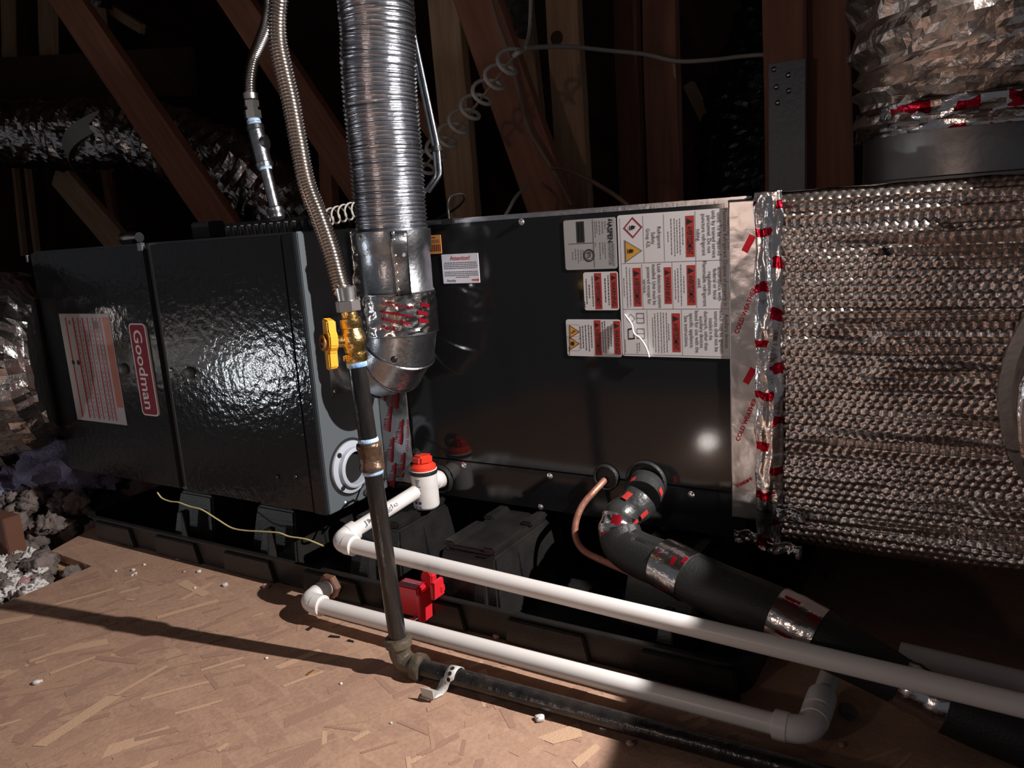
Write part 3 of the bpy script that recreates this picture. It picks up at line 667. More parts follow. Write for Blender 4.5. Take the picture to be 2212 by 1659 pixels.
pts = [(919,509.5),(951.7,506.6),(955.2,546.9),(919.9,549.9)]
lab = coil_label('bar_code_sticker', 'orange sticker with dark bars half behind the flue', pts, 'orange', .001)
x0, x1, z0, z1 = rect_on(pts, YL); W = x1-x0; H = z1-z0; sh = Sheet(X, Z, -Y)
sh.rect('brownprint', (x0+W*.38, YL, z1-H*.16), (x0+W*.66, YL, z1-H*.10))
for k in range(3): sh.rect('brownprint', (x0+W*.2, YL, z1-H*(.25+.07*k)), (x0+W*.9, YL, z1-H*(.28+.07*k)))
x = x0+W*.08
while x < x1-W*.10:
    w = random.choice((.0012,.002,.003)); sh.rect('brownprint', (x, YL, z0+H*.12), (x+w, YL, z0+H*.50)); x += w+.0016
sh.build(lab, {'brownprint': 'dark_print'})
# white scratch line over the big label
tag(MB().tube(smooth_path([Q(z2c,150,1130)-Y*.004, Q(z2c,225,1230)-Y*.006, Q(z2c,250,1320)-Y*.007, Q(z2c,310,1370)-Y*.006, Q(z2c,370,1460)-Y*.006, Q(z2c,400,1565)-Y*.004], 6), .0016, 8).build('zip_tie_end', mat('white_nylon', (.85,.83,.80), .35), smooth=True),
    'thin white curved strip lying over the refrigerant label corner', 'strip')

# ------------------------------------------------------------------ foil tape and plenum
def crinkle(mb, fn, nu, nv, amp, fr, seed=0.0, amp2=0.0, zs=1.0):
    """grid surface fn(s,t)->(point, normal) with crumpled relief"""
    vs = []; fs = []
    for j in range(nv+1):
        for i in range(nu+1):
            p, n = fn(i/nu, j/nv); q = Vector((p.x, p.y, p.z*zs))*fr + Vector((seed, seed*1.7, 0))
            d = amp*(1-2*abs(noise.noise(q))) + amp2*noise.noise(q*3.1)
            vs.append(p + n*d)
    for j in range(nv):
        for i in range(nu): fs.append((j*(nu+1)+i, j*(nu+1)+i+1, (j+1)*(nu+1)+i+1, (j+1)*(nu+1)+i))
    return mb.add(vs, fs)
def tape_print(sheet, c, w, h, txts):
    """red tape print: a bar over slanted words"""
    pass
TB = ('Venture Tape', '1581A')
def slanted(sh, m, txt, c, L, h, ang, bold=.015, lift=.0012):
    vs, fs, w = glyphs(txt, bold); r = sh.r*math.cos(ang)+sh.u*math.sin(ang); u = -sh.r*math.sin(ang)+sh.u*math.cos(ang)
    c = Vector(c)+sh.n*lift; sh.g(m).add([c + r*(x*L/w) + u*(y*h/.7) for x, y in vs], fs)
def slbar(sh, m, c, L, h, ang, lift=.0012):
    r = sh.r*math.cos(ang)+sh.u*math.sin(ang); u = -sh.r*math.sin(ang)+sh.u*math.cos(ang); c = Vector(c)+sh.n*lift
    sh.g(m).add([c-r*L/2-u*h/2, c+r*L/2-u*h/2, c+r*L/2+u*h/2, c-r*L/2+u*h/2], [(0,1,2,3)])
# tape over the joint between furnace and coil cabinet
tp = thing('joint_tape', 'foil tape strip with red print sealing furnace to coil cabinet', 'tape', (-1.03, -.002, .02))
mb = MB(); crinkle(mb, lambda s, t: (Vector((-1.0675 + .0745*s, -.0042, .015+.52*t)), -Y), 24, 120, .0016, 22, 3.0, .0006)
o = mb.build('tape_strip', M['tapeflat'], tp, 40); md = o.modifiers.new('thick', 'SOLIDIFY'); md.thickness = .0008; md.offset = -1
sh = Sheet(X, Z, -Y)
for k, (xx, zz) in enumerate(((-1.045,.03),(-1.018,.055),(-1.043,.085),(-1.014,.125),(-1.041,.15),(-1.016,.20),(-1.045,.215),(-1.018,.265),(-1.044,.30),(-1.047,.44))):
    a = math.radians(78); slbar(sh, 'tapered', (xx, -.0058, zz), .055, .0045, a); slanted(sh, 'tapered', 'Venture Tape', (xx-.0075, -.0058, zz-.002), .05, .006, a); slanted(sh, 'tapered', '1581A', (xx-.016, -.0058, zz-.01), .025, .0055, a)
slanted(sh, 'tapered', 'COLD WEATHER', (-1.0, -.0058, .12), .07, .005, math.radians(80)); slanted(sh, 'tapered', 'COLD WEATHER', (-1.004, -.0058, .24), .06, .005, math.radians(80))
sh.build(tp, {'tapered': 'red_lettering'})
mb = MB(); crinkle(mb, lambda s, t: (Vector((-1.066 + .012*math.sin(s*PI), -.046*s, .375+.155*t)), X), 14, 60, .005, 42, 9.0, .002)
o = mb.build('crumpled_fold', M['tape'], tp, 25); md = o.modifiers.new('thick', 'SOLIDIFY'); md.thickness = .0008

plen = thing('supply_plenum', 'supply plenum wrapped in shiny foil bubble insulation', 'plenum', (.2, .28, 0))
PX0, PX1, PYF = -0.300, 0.80, 0.002
MB().box((PX0+.004, PYF+.012, .004), (PX1, .56, .536)).build('duct_box', M['foildark'], plen)
# bubble wrap front sheet
st = .0019; x_a, x_b = PX0, 0.30; nx = int((x_b-x_a)/st); nz = int(.545/st); pitch = .0122; rad = .0053
ridges = [(random.uniform(.0,.54), random.uniform(.002,.006), random.uniform(.002,.0055), random.uniform(-.03,.03), random.uniform(-.30,.10), random.uniform(.2,.9)) for _ in range(46)]
vs = []; fs = []
for j in range(nz+1):
    z = -.003 + .545*j/nz
    for i in range(nx+1):
        x = x_a + (x_b-x_a)*i/nx; row = round(z/(pitch*.866)); zc = row*pitch*.866; off = (row % 2)*pitch/2
        xc = round((x-off)/pitch)*pitch+off; d = math.hypot(x-xc, z-zc)
        q = noise.noise(Vector((xc*300, zc*300, 2)))
        h = .0026*math.sqrt(max(0, 1-(d/rad)**2))*(1+.45*q) if d < rad else 0.0
        h += .005*noise.noise(Vector((x*7, z*13, 5))) + .0030*noise.noise(Vector((x*18, z*46, 8)))
        for zr, w, am, sl, xs, ln in ridges:
            if x > xs-.02:
                dz = z - zr - sl*(x+.1)
                if abs(dz) < 3*w:
                    f = min(1, (x-xs+.02)/.06)*max(0, min(1, (xs+ln-x)/.06)); h += f*am*(math.exp(-(dz/w)**2) - .8*math.exp(-((dz+w*1.6)/w)**2))
        bend = .02*max(0, (z-.525)/.017)**2 if z > .525 else .02*max(0, (.02-z)/.023)**2 if z < .02 else 0
        vs.append((x, PYF - h + bend, z + (.02*max(0,(x)/.3)*max(0,(.1-z)/.1) if z < .1 else 0)))
for j in range(nz):
    for i in range(nx): fs.append((j*(nx+1)+i, j*(nx+1)+i+1, (j+1)*(nx+1)+i+1, (j+1)*(nx+1)+i))
MB().add(vs, fs).build('bubble_wrap', M['bubble'], plen, True)
mb = MB(); crinkle(mb, lambda s, t: (Vector((PX0 + (PX1-PX0)*s, PYF+.006+.55*t, .5395)), Z), 120, 60, .003, 16, 6, .001); mb.build('top_wrap', M['tapeflat'], plen, 60)
tag(MB().box((x_b-.002, PYF-.002, 0), (PX1, PYF+.012, .538)).build('front_panel', M['foildark'], plen))
tag(MB().lathe(PY(1916, 538, PYF-.003), (0,-1,0), [(0,.006),(.002,.005),(.003,.001)], 8).build('torn_hole', M['gap'], plen))
# round take-off at the right
cc = Vector((.232, PYF-.004, .262))
co = MB().lathe(cc, (0,-1,0), [(0,.225),(.004,.223),(.006,.208),(.02,.204),(.026,.207),(.032,.204),(.075,.204),(.075,.198)], 64).build('takeoff_collar', M['duct'], plen, 40)
mb = MB(); mb.tube(smooth_path([cc-Y*.080, cc-Y*.14+X*.01, cc-Y*.20+X*.06, cc-Y*.24+X*.2, cc-Y*.25+X*.5], 10), .200, 40, True, lambda i, k, p, a: .008*math.sin(i*2.2)+.006*noise.noise(p*30+Vector((math.cos(a)*4, math.sin(a)*4, 0))))
tag(mb.build('takeoff_duct', M['foil'], smooth=30), 'foil flex duct leaving the round collar of the plenum', 'duct')
# tape between coil cabinet and plenum
tp = thing('joint_tape', 'crumpled foil tape with red print sealing coil cabinet to plenum', 'tape', (-.32, -.004, 0))
mb = MB(); crinkle(mb, lambda s, t: (Vector((-.3460 + .045*s, -.0020, .035+.500*t)), -Y), 20, 130, .0005, 26, 13.0, .0002)
o = mb.build('flat_strip', M['tapeflat'], tp, 40); md = o.modifiers.new('thick', 'SOLIDIFY'); md.thickness = .0008; md.offset = -1
def ridge(s, t):
    a = PI*s; w = .019 + .004*noise.noise(Vector((0, 0, t*9))); dep = .0025 + .0015*noise.noise(Vector((3, 0, t*12)))
    return Vector((-.287 - w*math.cos(a), -.004 - dep*math.sin(a), -.012 + .556*t)), Vector((-math.cos(a), -math.sin(a), 0))
mb = MB(); crinkle(mb, ridge, 34, 240, .0030, 60, 21.0, .0012, .22)
o = mb.build('folded_edge', M['tapeprint'], tp, 22); md = o.modifiers.new('thick', 'SOLIDIFY'); md.thickness = .0008
for zz, aa, bb in ((.0,-.34,-.30), (-.012,-.29,-.235), (.045,-.275,-.23)):
    mb = MB(); crinkle(mb, lambda s, t: (Vector((aa+(bb-aa)*s, -.010-.006*math.sin(s*9), zz+.022*t)), -Y), 14, 8, .006, 60, zz*99, .003)
    o = mb.build('loose_flap', M['tape'], tp, 20); md = o.modifiers.new('thick', 'SOLIDIFY'); md.thickness = .0006
sh = Sheet(X, Z, -Y)
for zz in (.16, .33): slanted(sh, 'tapered', 'COLD WEATHER', (-.322, -.0028, zz+.04), .075, .0065, math.radians(68))
for zz in (.47, .27): slbar(sh, 'tapered', (-.316, -.0028, zz), .026, .010, math.radians(62))
slanted(sh, 'tapered', 'Venture', (-.327, -.0028, .098), .03, .007, math.radians(35))
sh.build(tp, {'tapered': 'red_lettering'})

# ------------------------------------------------------------------ flexible ducts
def flex_duct(name, label, pts, r, m, step=.012, n=72, seed=0, corr=.006, pitch=.045, crump=.012, group=None, flat=True, end_r=None, fr=11.0):
    path = resample(smooth_path(pts, 12), step); N = len(path)
    rs = [r]*N
    if end_r:
        for i in range(N):
            t = i*step
            if t < .10: rs[i] = end_r + (r-end_r)*math.sin(min(1, t/.10)*PI/2)
    def dsp(i, k, p, a):
        q = Vector((math.cos(a)*r, math.sin(a)*r, i*step))
        c = corr*math.cos(2*PI*i*step/pitch)
        w = noise.noise(Vector((q.x*fr, q.y*fr, q.z*fr*2.2+seed)))
        w2 = noise.noise(Vector((q.x*fr*3+seed, q.y*fr*3, q.z*fr*5)))
        return c + crump*(.7-1.6*abs(w)) + crump*.5*w2 + random.uniform(-1,1)*crump*.07
    o = MB().tube(path, rs, n, True, dsp).build(name, M[m], smooth=False if flat else 35)
    return tag(o, label, 'duct', group)
# vertical duct on top of the plenum, standing on a steel collar
dc = Vector((-.030, .26, .545))
sd = thing('supply_duct', 'thick crumpled foil duct rising from a steel collar on the plenum', 'duct', dc)
MB().lathe(dc - Z*.01, Z, [(0,.172),(.012,.170),(.014,.166),(.075,.166),(.080,.169),(.085,.166),(.11,.165)], 64).build('steel_collar', M['duct'], sd, 40)
o = flex_duct('foil_sleeve', None, [dc+Z*.075, dc+Z*.16+X*.006, dc+Z*.32-X*.004, dc+Z*.6+X*.03+Y*.04, dc+Z*.95+X*.14+Y*.12, dc+Z*1.2+X*.30+Y*.2], .178, 'foilsoft', step=.009, n=110, seed=3, corr=.008, pitch=.05, crump=.013, end_r=.168, fr=15)
del o['category']; o.parent = sd; o.matrix_parent_inverse = sd.matrix_world.inverted()
mb = MB(); mb.tube([dc+Z*.066+Z*.004*k for k in range(12)], [.177]*12, 72, False, lambda i, k, p, a: .005*noise.noise(Vector((math.cos(a)*8, math.sin(a)*8, i*.8))))
mb.build('tape_band', M['tapeprint'], sd, 20)
flex_duct('branch_duct', 'long crumpled silver foil duct hung by a metal strap', [PY(-260,290,1.10), PY(-60,288,1.10), PY(100,292,1.10), PY(240,292,1.08), PY(330,300,1.10), PY(450,345,1.12), PY(560,410,1.15), PY(650,480,1.2), PY(720,560,1.3)], .150, 'foil', step=.016, n=64, seed=11, crump=.022, pitch=.06, fr=9)
mb = MB(); pa = PY(100,352,.90); pb = PY(210,236,.90); d = (pb-pa).normalized(); e = d.cross(Y).normalized()*.04
path = []
for i in range(13):
    t = i/12; c_ = pa + (pb-pa)*t; c_.y = .90 + .13*(2*t-1)**2*.9
    path.append(c_)
vs = []
for c_ in path: vs += [c_-e, c_+e, c_+e+Y*.003, c_-e+Y*.003]
fs = []
for i in range(12):
    for k in range(4): fs.append((i*4+k, i*4+(k+1) % 4, i*4+4+(k+1) % 4, i*4+4+k))
tag(mb.add(vs, fs).build('hanger_strap', M['strapmetal'], smooth=40), 'dull metal hanger strap slung round the long foil duct', 'strap')
flex_duct('return_duct', 'big dark crumpled foil duct joined to the furnace end', [(-1.965,-.16,.27), (-2.02,-.21,.27), (-2.12,-.235,.275), (-2.30,-.29,.26), (-2.52,-.46,.21), (-2.80,-.72,.16), (-3.00,-1.10,.11), (-3.10,-1.6,.09)], .215, 'foil', step=.013, n=72, seed=23, crump=.018, end_r=.15)
flex_duct('black_duct', 'black jacketed flex duct sagging in the dark behind the posts', [PY(1745,-120,1.45), PY(1700,20,1.45), PY(1650,140,1.45), PY(1612,260,1.45), PY(1600,360,1.45), PY(1620,470,1.45), PY(1680,620,1.45)], .13, 'blackduct', step=.014, n=56, seed=31, crump=.02, pitch=.06)
flex_duct('duct_end', 'grey round duct end showing over the broad diagonal web', [PY(172,-60,1.5), PY(172,-8,1.5), PY(172,14,1.5)], .15, 'blackduct', step=.03, n=40, seed=5, crump=.015)
o = bpy.data.objects['duct_end']; o.data.materials[0] = M['duct']

# ------------------------------------------------------------------ flue vent
vx, vy, vr = -.918, -.092, .0625
ven = thing('flue_vent', 'flexible ribbed metal flue with taped adapter and gored elbow', 'flue pipe', (vx, vy, .28))
zf = lambda v: PY(855, v, vy-.045).z
zA, zB, zC = zf(497), zf(640), zf(722)      # top of adapter, top of tape, top of elbow
vq = lambda u, v: PY(u, v, vy)
path = resample(smooth_path([Vector((vx, vy, zA-.012)), vq(842,440), vq(833,330), vq(822,220), vq(817,130), vq(816,60), vq(808,-20), vq(790,-130), vq(760,-260)], 14), .00125)
MB().tube(path, [vr + .0018*math.sin(2*PI*i*.00125/.0072) + (.0013 if (i % 58) < 5 else 0) + .0008*noise.noise(Vector((i*.012, 3, 7))) for i in range(len(path))], 72, False,
          lambda i, k, p, a: .0006*noise.noise(Vector((math.cos(a)*5, math.sin(a)*5, i*.05)))).build('ribbed_pipe', M['alum'], ven, 60)
HA = zA-zB
ad = MB().lathe((vx, vy, zB-.006), Z, [(0,vr+.002),(.010,vr+.0035),(.014,vr+.001),(HA*.5,vr+.0015),(HA*.70,vr+.001),(HA*.78,vr+.005),(HA+.005,vr+.0055),(HA+.006,vr+.003)], 64).build('adapter_collar', M['galv'], ven, 40)
va = math.atan2(CP.y-vy, CP.x-vx)-.12
def on_vent(a, r, z): return Vector((vx+math.cos(a)*r, vy+math.sin(a)*r, z))
pr = []
for i in range(9):
    a = va + .06 + .42*i/8
    for zz in (zB-.003, zB+HA*.70, zB+HA*.78, zA-.002): pr.append(on_vent(a, vr + (.0028 if zz < zB+HA*.75 else .0068), zz))
mb = MB().add(pr, [(4*i+k, 4*i+k+1, 4*i+k+5, 4*i+k+4) for i in range(8) for k in range(3)]); o = mb.build('seam_lap', M['galv'], ad, True); md = o.modifiers.new('t', 'SOLIDIFY'); md.thickness = .001
for f_ in (.10,.23,.36,.49,.62,.86,.96):
    MB().lathe(on_vent(va+.13, vr+(.0068 if f_ > .75 else .0028), zB+HA*f_), (math.cos(va+.13), math.sin(va+.13), 0), [(0,.0028),(.0012,.0026),(.002,.001)], 10).build('rivet', M['chrome'], ad, True)
for da, f_ in ((.42,.92),(.36,.62),(-.85,.92)):
    MB().lathe(on_vent(va+da, vr+(.0055 if f_ > .75 else .0012), zB+HA*f_), (math.cos(va+da), math.sin(va+da), 0), [(0,.0042),(.0025,.0042),(.0035,.003)], 6).build('screw', M['chrome'], ad, 30)
HT = zB-zC; tr_ = vr+.0030
tw = MB().tube([(vx, vy, zC-.002+(HT+.003)*i/22) for i in range(23)], [tr_]*23, 96, False, lambda i, k, p, a: .0022*(1-2*abs(noise.noise(Vector((math.cos(a)*4.0, math.sin(a)*4.0, i*.22))))) + .0008*noise.noise(Vector((math.cos(a)*14, math.sin(a)*14, i*.5)))).build('tape_wrap', M['tape'], ven, 20)
mb = MB(); rT = tr_+.0032
def wrap_text(mb, txt, a0, z0, L, h, slope, bold=.02, r=rT):
    vs, fs, w = glyphs(txt, bold)
    mb.add([on_vent(a0 + x*L/w/r, r, z0 + y*h/.7 + slope*x*L/w) for x, y in vs], fs)
wrap_text(mb, 'Venture Tape', va-.02, zC+HT*.38, .052, .0075, -.22); wrap_text(mb, '1581A', va-.22, zC+HT*.20, .025, .0065, -.22); wrap_text(mb, 'COLD WEATHER', va+.08, zC+HT*.78, .055, .0055, -.2)
pr = []
for i in range(9):
    s_ = -.5+i/8
    for dz in (-.0018, .0018): pr.append(on_vent(va + s_*.056/rT, rT, zC+HT*.56 - .22*s_*.056 + dz))
mb.add(pr, [(2*i, 2*i+1, 2*i+3, 2*i+2) for i in range(8)])
for a0, f_ in ((.74,.55),(.84,.75),(.74,.35)):
    pr = [on_vent(va+a0+dx/rT, rT, zC+HT*f_+dz) for dx, dz in ((-.010,.003),(.010,-.002),(.010,-.009),(-.010,-.004))]; mb.add(pr, [(0,1,2,3)])
mb.build('red_lettering', M['tapered'], tw)['kind'] = 'stuff'
# gored elbow turning left into the furnace end panel
Rb = .064; eh = Vector((-.985, .17, 0)).normalized(); cen = Vector((vx, vy, zC)) + eh*Rb; en = Z.cross(eh)
cut = [0, 30, 60, 90]
ctr = lambda deg: cen - eh*Rb*math.cos(math.radians(deg)) - Z*Rb*math.sin(math.radians(deg))
tan = lambda deg: eh*math.sin(math.radians(deg)) - Z*math.cos(math.radians(deg))
def ring_at(deg, r, n=64, shift=0.0):
    c_ = ctr(deg) + tan(deg)*shift; a = en; b = tan(deg).cross(a).normalized()
    return [c_ + (a*math.cos(2*PI*k/n) + b*math.sin(2*PI*k/n))*r for k in range(n)]
for g0, g1 in zip(cut, cut[1:]):
    n = 64; rows = [ring_at(g0, vr+.003), ring_at(g0, vr+.0048, shift=.002), ring_at(g0, vr+.0048, shift=.004), ring_at(g0, vr+.001, shift=.006), ring_at(g1, vr+.001, shift=-.003), ring_at(g1, vr+.002)]
    vs = [p for r_ in rows for p in r_]; fs = [(i*n+k, i*n+(k+1) % n, (i+1)*n+(k+1) % n, (i+1)*n+k) for i in range(len(rows)-1) for k in range(n)]
    MB().add(vs, fs).build('elbow_gore', M['galv'], ven, 40)
e0 = ctr(90); eL = (FX1+.004-e0.x)/eh.x
MB().lathe(e0 - eh*.002, eh, [(0,vr+.003),(.002,vr+.0048),(.005,vr+.0048),(.008,vr+.001),(.020,vr+.001),(.026,.056),(.030,.052),(eL-.012,.052),(eL-.010,.060),(eL+.002,.060)], 64, False).build('elbow_outlet', M['galv'], ven, 40)
q = cen + (Vector((.55,-.8,-.35))).normalized()*(vr+.02); kd = Vector((.5,-.85,-.1)).normalized()
MB().lathe(ctr(35) + kd*(vr-.002), kd, [(0,.006),(.006,.006),(.009,.0035)], 12).build('damper_knob', M['iron'], ven, True)

# ------------------------------------------------------------------ gas pipe
GY = -.368; gp = lambda u, v: PY(u, v, GY)
gas = thing('gas_pipe', 'black iron gas pipe rising from the deck to a yellow handled valve', 'gas pipe', (-.75, GY, FZ))
eb = Vector((-.751, GY, FZ+.0165)); top = gp(769, 775); rd = (top-eb).normalized(); pr_ = .01335
cp = gp(795, 985); ch = .024
lo_s = eb + rd*.040; cpl = eb + rd*(cp-eb).dot(rd)
MB().tube([lo_s, cpl - rd*.012], pr_, 24).build('lower_riser', M['iron'], gas, 60)
MB().tube([cpl + rd*.012, top - rd*.004], pr_, 24).build('upper_riser', M['iron'], gas, 60)
MB().lathe(cpl - rd*.022, rd, [(0,.0155),(.002,.0185),(.008,.0190),(.010,.0178),(.034,.0178),(.036,.0190),(.042,.0180),(.044,.0150)], 28).build('coupling', M['brownfit'], gas, 50)
for off in (-.0235, .0235): MB().lathe(cpl + rd*off - rd*.004, rd, [(0,.0137),(.001,.0149),(.004,.0152),(.007,.0147),(.008,.0137)], 24).build('thread_sealant', M['blue'], gas, True)
MB().lathe(top - rd*.012, rd, [(0,.0137),(.001,.0146),(.006,.0148),(.009,.0137)], 24).build('thread_sealant', M['blue'], gas, True)
# elbow and run along the deck
run0 = Vector((-.70, GY+.006, FZ+.0150)); run1 = Vector((.45, GY+.032, FZ+.0145)); xd = (run1-run0).normalized()
el = MB().tube(corner_path([eb + rd*.030, eb, eb + xd*.030], .022, 8), .0165, 24)
el.lathe(eb + rd*.026, rd, [(0,.0165),(.002,.0205),(.012,.0208),(.015,.0195),(.016,.0140)], 28); el.lathe(eb + xd*.026, xd, [(0,.0165),(.002,.0205),(.012,.0208),(.015,.0195),(.016,.0140)], 28)
el.build('elbow', M['rustiron'], gas, 50)
MB().tube([eb + xd*.036, run1], pr_, 24).build('deck_run', M['iron'], gas, 60)
# ball valve
vd = rd; v0 = top - vd*.004
vb = MB().lathe(v0, vd, [(0,.0150),(.002,.0165),(.012,.0165),(.014,.0140),(.020,.0150),(.026,.0180),(.036,.0180),(.042,.0150),(.048,.0140),(.050,.0155),(.062,.0150),(.064,.0120),(.074,.0115)], 24).build('valve_body', M['brass'], gas, 40)
hd = Vector((-.42, -.88, .05)).normalized()   # stem points to the viewer
vc = v0 + vd*.031
MB().lathe(vc + hd*.012, hd, [(0,.009),(.014,.0085),(.018,.0065)], 18).build('stem', M['brass'], vb, True)
hb = vc + hd*.028; hx = vd.cross(hd).normalized(); hv = hd.cross(hx).normalized()
if hv.z < 0: hv = -hv; hx = -hx
hand = [(-.008,.034),(.012,.030),(.0125,.016),(.017,.010),(.017,-.006),(.010,-.014),(.010,-.036),(-.006,-.040),(-.008,-.012),(-.013,-.006),(-.013,.008),(-.008,.014)]
hm = MB().prism([hb + hx*a + hv*b for a, b in hand], hd*.013).build('lever_handle', M['yellow'], gas, bevel=.0018)
MB().lathe(hb + hd*.008, hd, [(0,.0120),(.010,.0115),(.011,.008),(.007,.0075),(.007,.001)], 22).build('hub', M['brownknob'], hm, 40)
MB().lathe(hb + hd*.014, hd, [(0,.005),(.004,.005),(.005,.002)], 6).build('stem_nut', M['iron'], hm)
sh = Sheet(X, Z, -Y); slanted(sh, 'brass', 'FIP', v0 + vd*.007 - Y*.0166, .016, .007, 0, .02, .0004); sh.build(vb, {'brass': 'raised_marks'})
# steel hose from the valve
def hose(name, label, pts, r, nut_at=(True, True), pitch=.0046):
    root = thing(name, label, 'gas hose', pts[0]); pth = resample(smooth_path(pts, 14), pitch/4)
    MB().tube(pth, [r + r*.15*math.sin(2*PI*i/4 + .4) for i in range(len(pth))], 24, True).build('ribbed_hose', M['steel'], root, 60)
    return root, pth
n0 = v0 + vd*.072
hs, pth = hose('gas_hose', 'thick ribbed steel gas hose rising from the yellow handled valve', [n0 + vd*.034, gp(738,625), gp(716,545), gp(690,470), gp(662,395), gp(643,300), gp(628,220), gp(612,150), gp(601,95), gp(599,40), gp(604,-20), gp(612,-120), gp(600,-320), gp(560,-640), gp(520,-1000)], .0118)
MB().lathe(n0, vd, [(0,.0155),(.001,.0175),(.015,.0175),(.016,.0150)], 6).build('hex_nut', M['chrome'], hs, 20)
MB().lathe(n0 + vd*.016, vd, [(0,.0135),(.012,.0140),(.018,.0145),(.020,.0120)], 24).build('ferrule', M['chrome'], hs, 50)
# second hose and the drip leg on the furnace side
hy = .15
h2, pth = hose('gas_hose', 'thinner ribbed steel gas hose ending at the galvanised drip leg', [PY(540,200,hy), PY(541,165,hy), PY(549,125,hy), PY(562,92,hy-.01), PY(576,55,hy-.03), PY(584,10,hy-.06), PY(588,-60,hy-.10), PY(592,-200,hy-.12), PY(560,-420,hy-.10), PY(520,-700,hy-.1)], .0125, pitch=.0062)
dp = thing('drip_leg', 'galvanised pipe drip leg with a capped end hanging over the furnace top', 'pipe fitting', PY(600,475,hy))
q0 = PY(540,200,hy); q1 = PY(548,262,hy); q2 = PY(600,472,hy); ax = (q2-q1).normalized(); ax0 = (q1-q0).normalized()
MB().lathe(q0, ax0, [(0,.014),(.002,.017),(.014,.017),(.016,.014)], 24).build('ferrule', M['chrome'], dp, 50)
MB().lathe(q0 + ax0*.018, ax0, [(0,.018),(.014,.018),(.015,.014),(.024,.014)], 6).build('hex_nut', M['chrome'], dp, 20)
MB().lathe(q0 + ax0*.040, ax0, [(0,.020),(.018,.020),(.020,.016)], 6).build('hex_nut', M['chrome'], dp, 20)
L = (q2-q1).length
MB().lathe(q1, ax, [(0,.016),(.004,.0165),(.006,.0145),(.010,.0195),(.020,.0205),(.022,.0185),(L*.42,.0185),(L*.42+.002,.0205),(L*.42+.012,.0195)], 26).build('tee', M['galv'], dp, 40)
MB().lathe(q1 + ax*.052, Vector((.9,.35,.05)), [(0,.016),(.012,.0175),(.020,.0175),(.021,.013)], 22).build('tee_branch', M['galv'], dp, 40)
MB().lathe(q1 + ax*(L*.42+.012), ax, [(0,.0142),(.002,.0158),(.006,.0150)], 22).build('thread_sealant', M['blue'], dp, True)
MB().lathe(q1 + ax*.0, ax, [(-.004,.0152),(.002,.0165),(.008,.0160)], 22).build('thread_sealant', M['blue'], dp, True)
MB().lathe(q1 + ax*(L*.42+.014), ax, [(0,.0135),(L*.46,.0135)], 22).build('nipple', M['galv'], dp, 50)
MB().lathe(q2 - ax*.028, ax, [(0,.0155),(.003,.0195),(.012,.020),(.014,.0185),(.026,.0185),(.030,.015)], 16).build('end_cap', M['galv'], dp, 40)
# perforated strap over the run
ra = eb + xd*.036; sc = ra + (run1-ra)*((PZ(992,1448,FZ+.02).x-ra.x)/(run1.x-ra.x))
st_ = thing('pipe_strap', 'perforated metal strap nailed over the gas pipe on the deck', 'strap', sc)
e = Vector((xd.x, xd.y, 0))*.0085; prof = [(-.050,-.0118),(-.040,-.0140),(-.028,-.0142),(-.021,-.010)] + [(-.0152*math.cos(t), .0152*math.sin(t)) for t in [i*PI/10 for i in range(11)]] + [(.020,-.012)]
vs = []; fs = []
for (a, b) in prof:
    c_ = Vector((sc.x, sc.y+a, sc.z+b+.0005)); sk = Vector((-.012*abs(a)/.03 if a < -.015 else 0, 0, 0)); vs += [c_-e+sk, c_+e+sk]
fs = [(2*i, 2*i+1, 2*i+3, 2*i+2) for i in range(len(prof)-1)]
o = MB().add(vs, fs).build('band', M['strapmetal'], st_, 40); md = o.modifiers.new('t', 'SOLIDIFY'); md.thickness = .001; md.offset = 1
for k, t in enumerate((.25, .8, 1.35)):
    n_ = Vector((0, -math.cos(t), math.sin(t))); MB().lathe(sc + n_*.0158, n_, [(0,.0032),(.0006,.003)], 12).build('hole', M['gap'], st_)
MB().prism([sc + Vector((-.026, -.046, -.010)), sc + Vector((-.004, -.046, -.010)), sc + Vector((-.004, -.034, -.006)), sc + Vector((-.026, -.034, -.006))], (0,0,.0012)).build('bent_tab', M['strapmetal'], st_)
MB().prism([sc + Vector((-.026, -.0465, -.011)), sc + Vector((-.004, -.0465, -.011)), sc + Vector((-.004, -.048, .004)), sc + Vector((-.026, -.048, .004))], (0,-.001,0)).build('bent_tab', M['strapmetal'], st_)

# ------------------------------------------------------------------ white drain pipes
pr3 = .0134
def pvc_elbow(root, p, d0, d1, name='elbow'):
    d0 = Vector(d0).normalized(); d1 = Vector(d1).normalized()
    m_ = MB().tube(corner_path([p+d0*.040, p, p+d1*.040], .026, 8), .0172, 26)
    for d in (d0, d1): m_.lathe(p+d*.024, d, [(0,.0170),(.001,.0182),(.017,.0182),(.0178,.0172),(.018,.0135)], 28)
    return m_.build(name, M['pvc'], root, 50)
UY = -.255
ue = PY(728, 1170, UY); u1 = PY(2200, 1522, UY-.005); ud = (u1-ue).normalized(); u1 = u1 + ud*.35
tc_ = PY(918, 1050, -.060)            # clean-out body
up = thing('condensate_pipe', 'upper white condensate pipe with a red capped clean-out at the coil cabinet', 'drain pipe', ue)
bd_ = (tc_ - ue); bd_n = bd_.normalized()
MB().tube([ue + bd_n*.03, tc_ - bd_n*.01], pr3, 26).build('short_run', M['pvc'], up, 60)
pvc_elbow(up, ue, bd_n, ud)
MB().tube([ue + ud*.03, u1], pr3, 26).build('long_run', M['pvc'], up, 60)
cl_ = MB().lathe(tc_ - Z*.042, Z, [(0,.021),(.003,.0245),(.006,.0255),(.067,.0255),(.071,.0262),(.077,.0262),(.078,.024)], 36).build('cleanout_body', M['pvc'], up, 40)
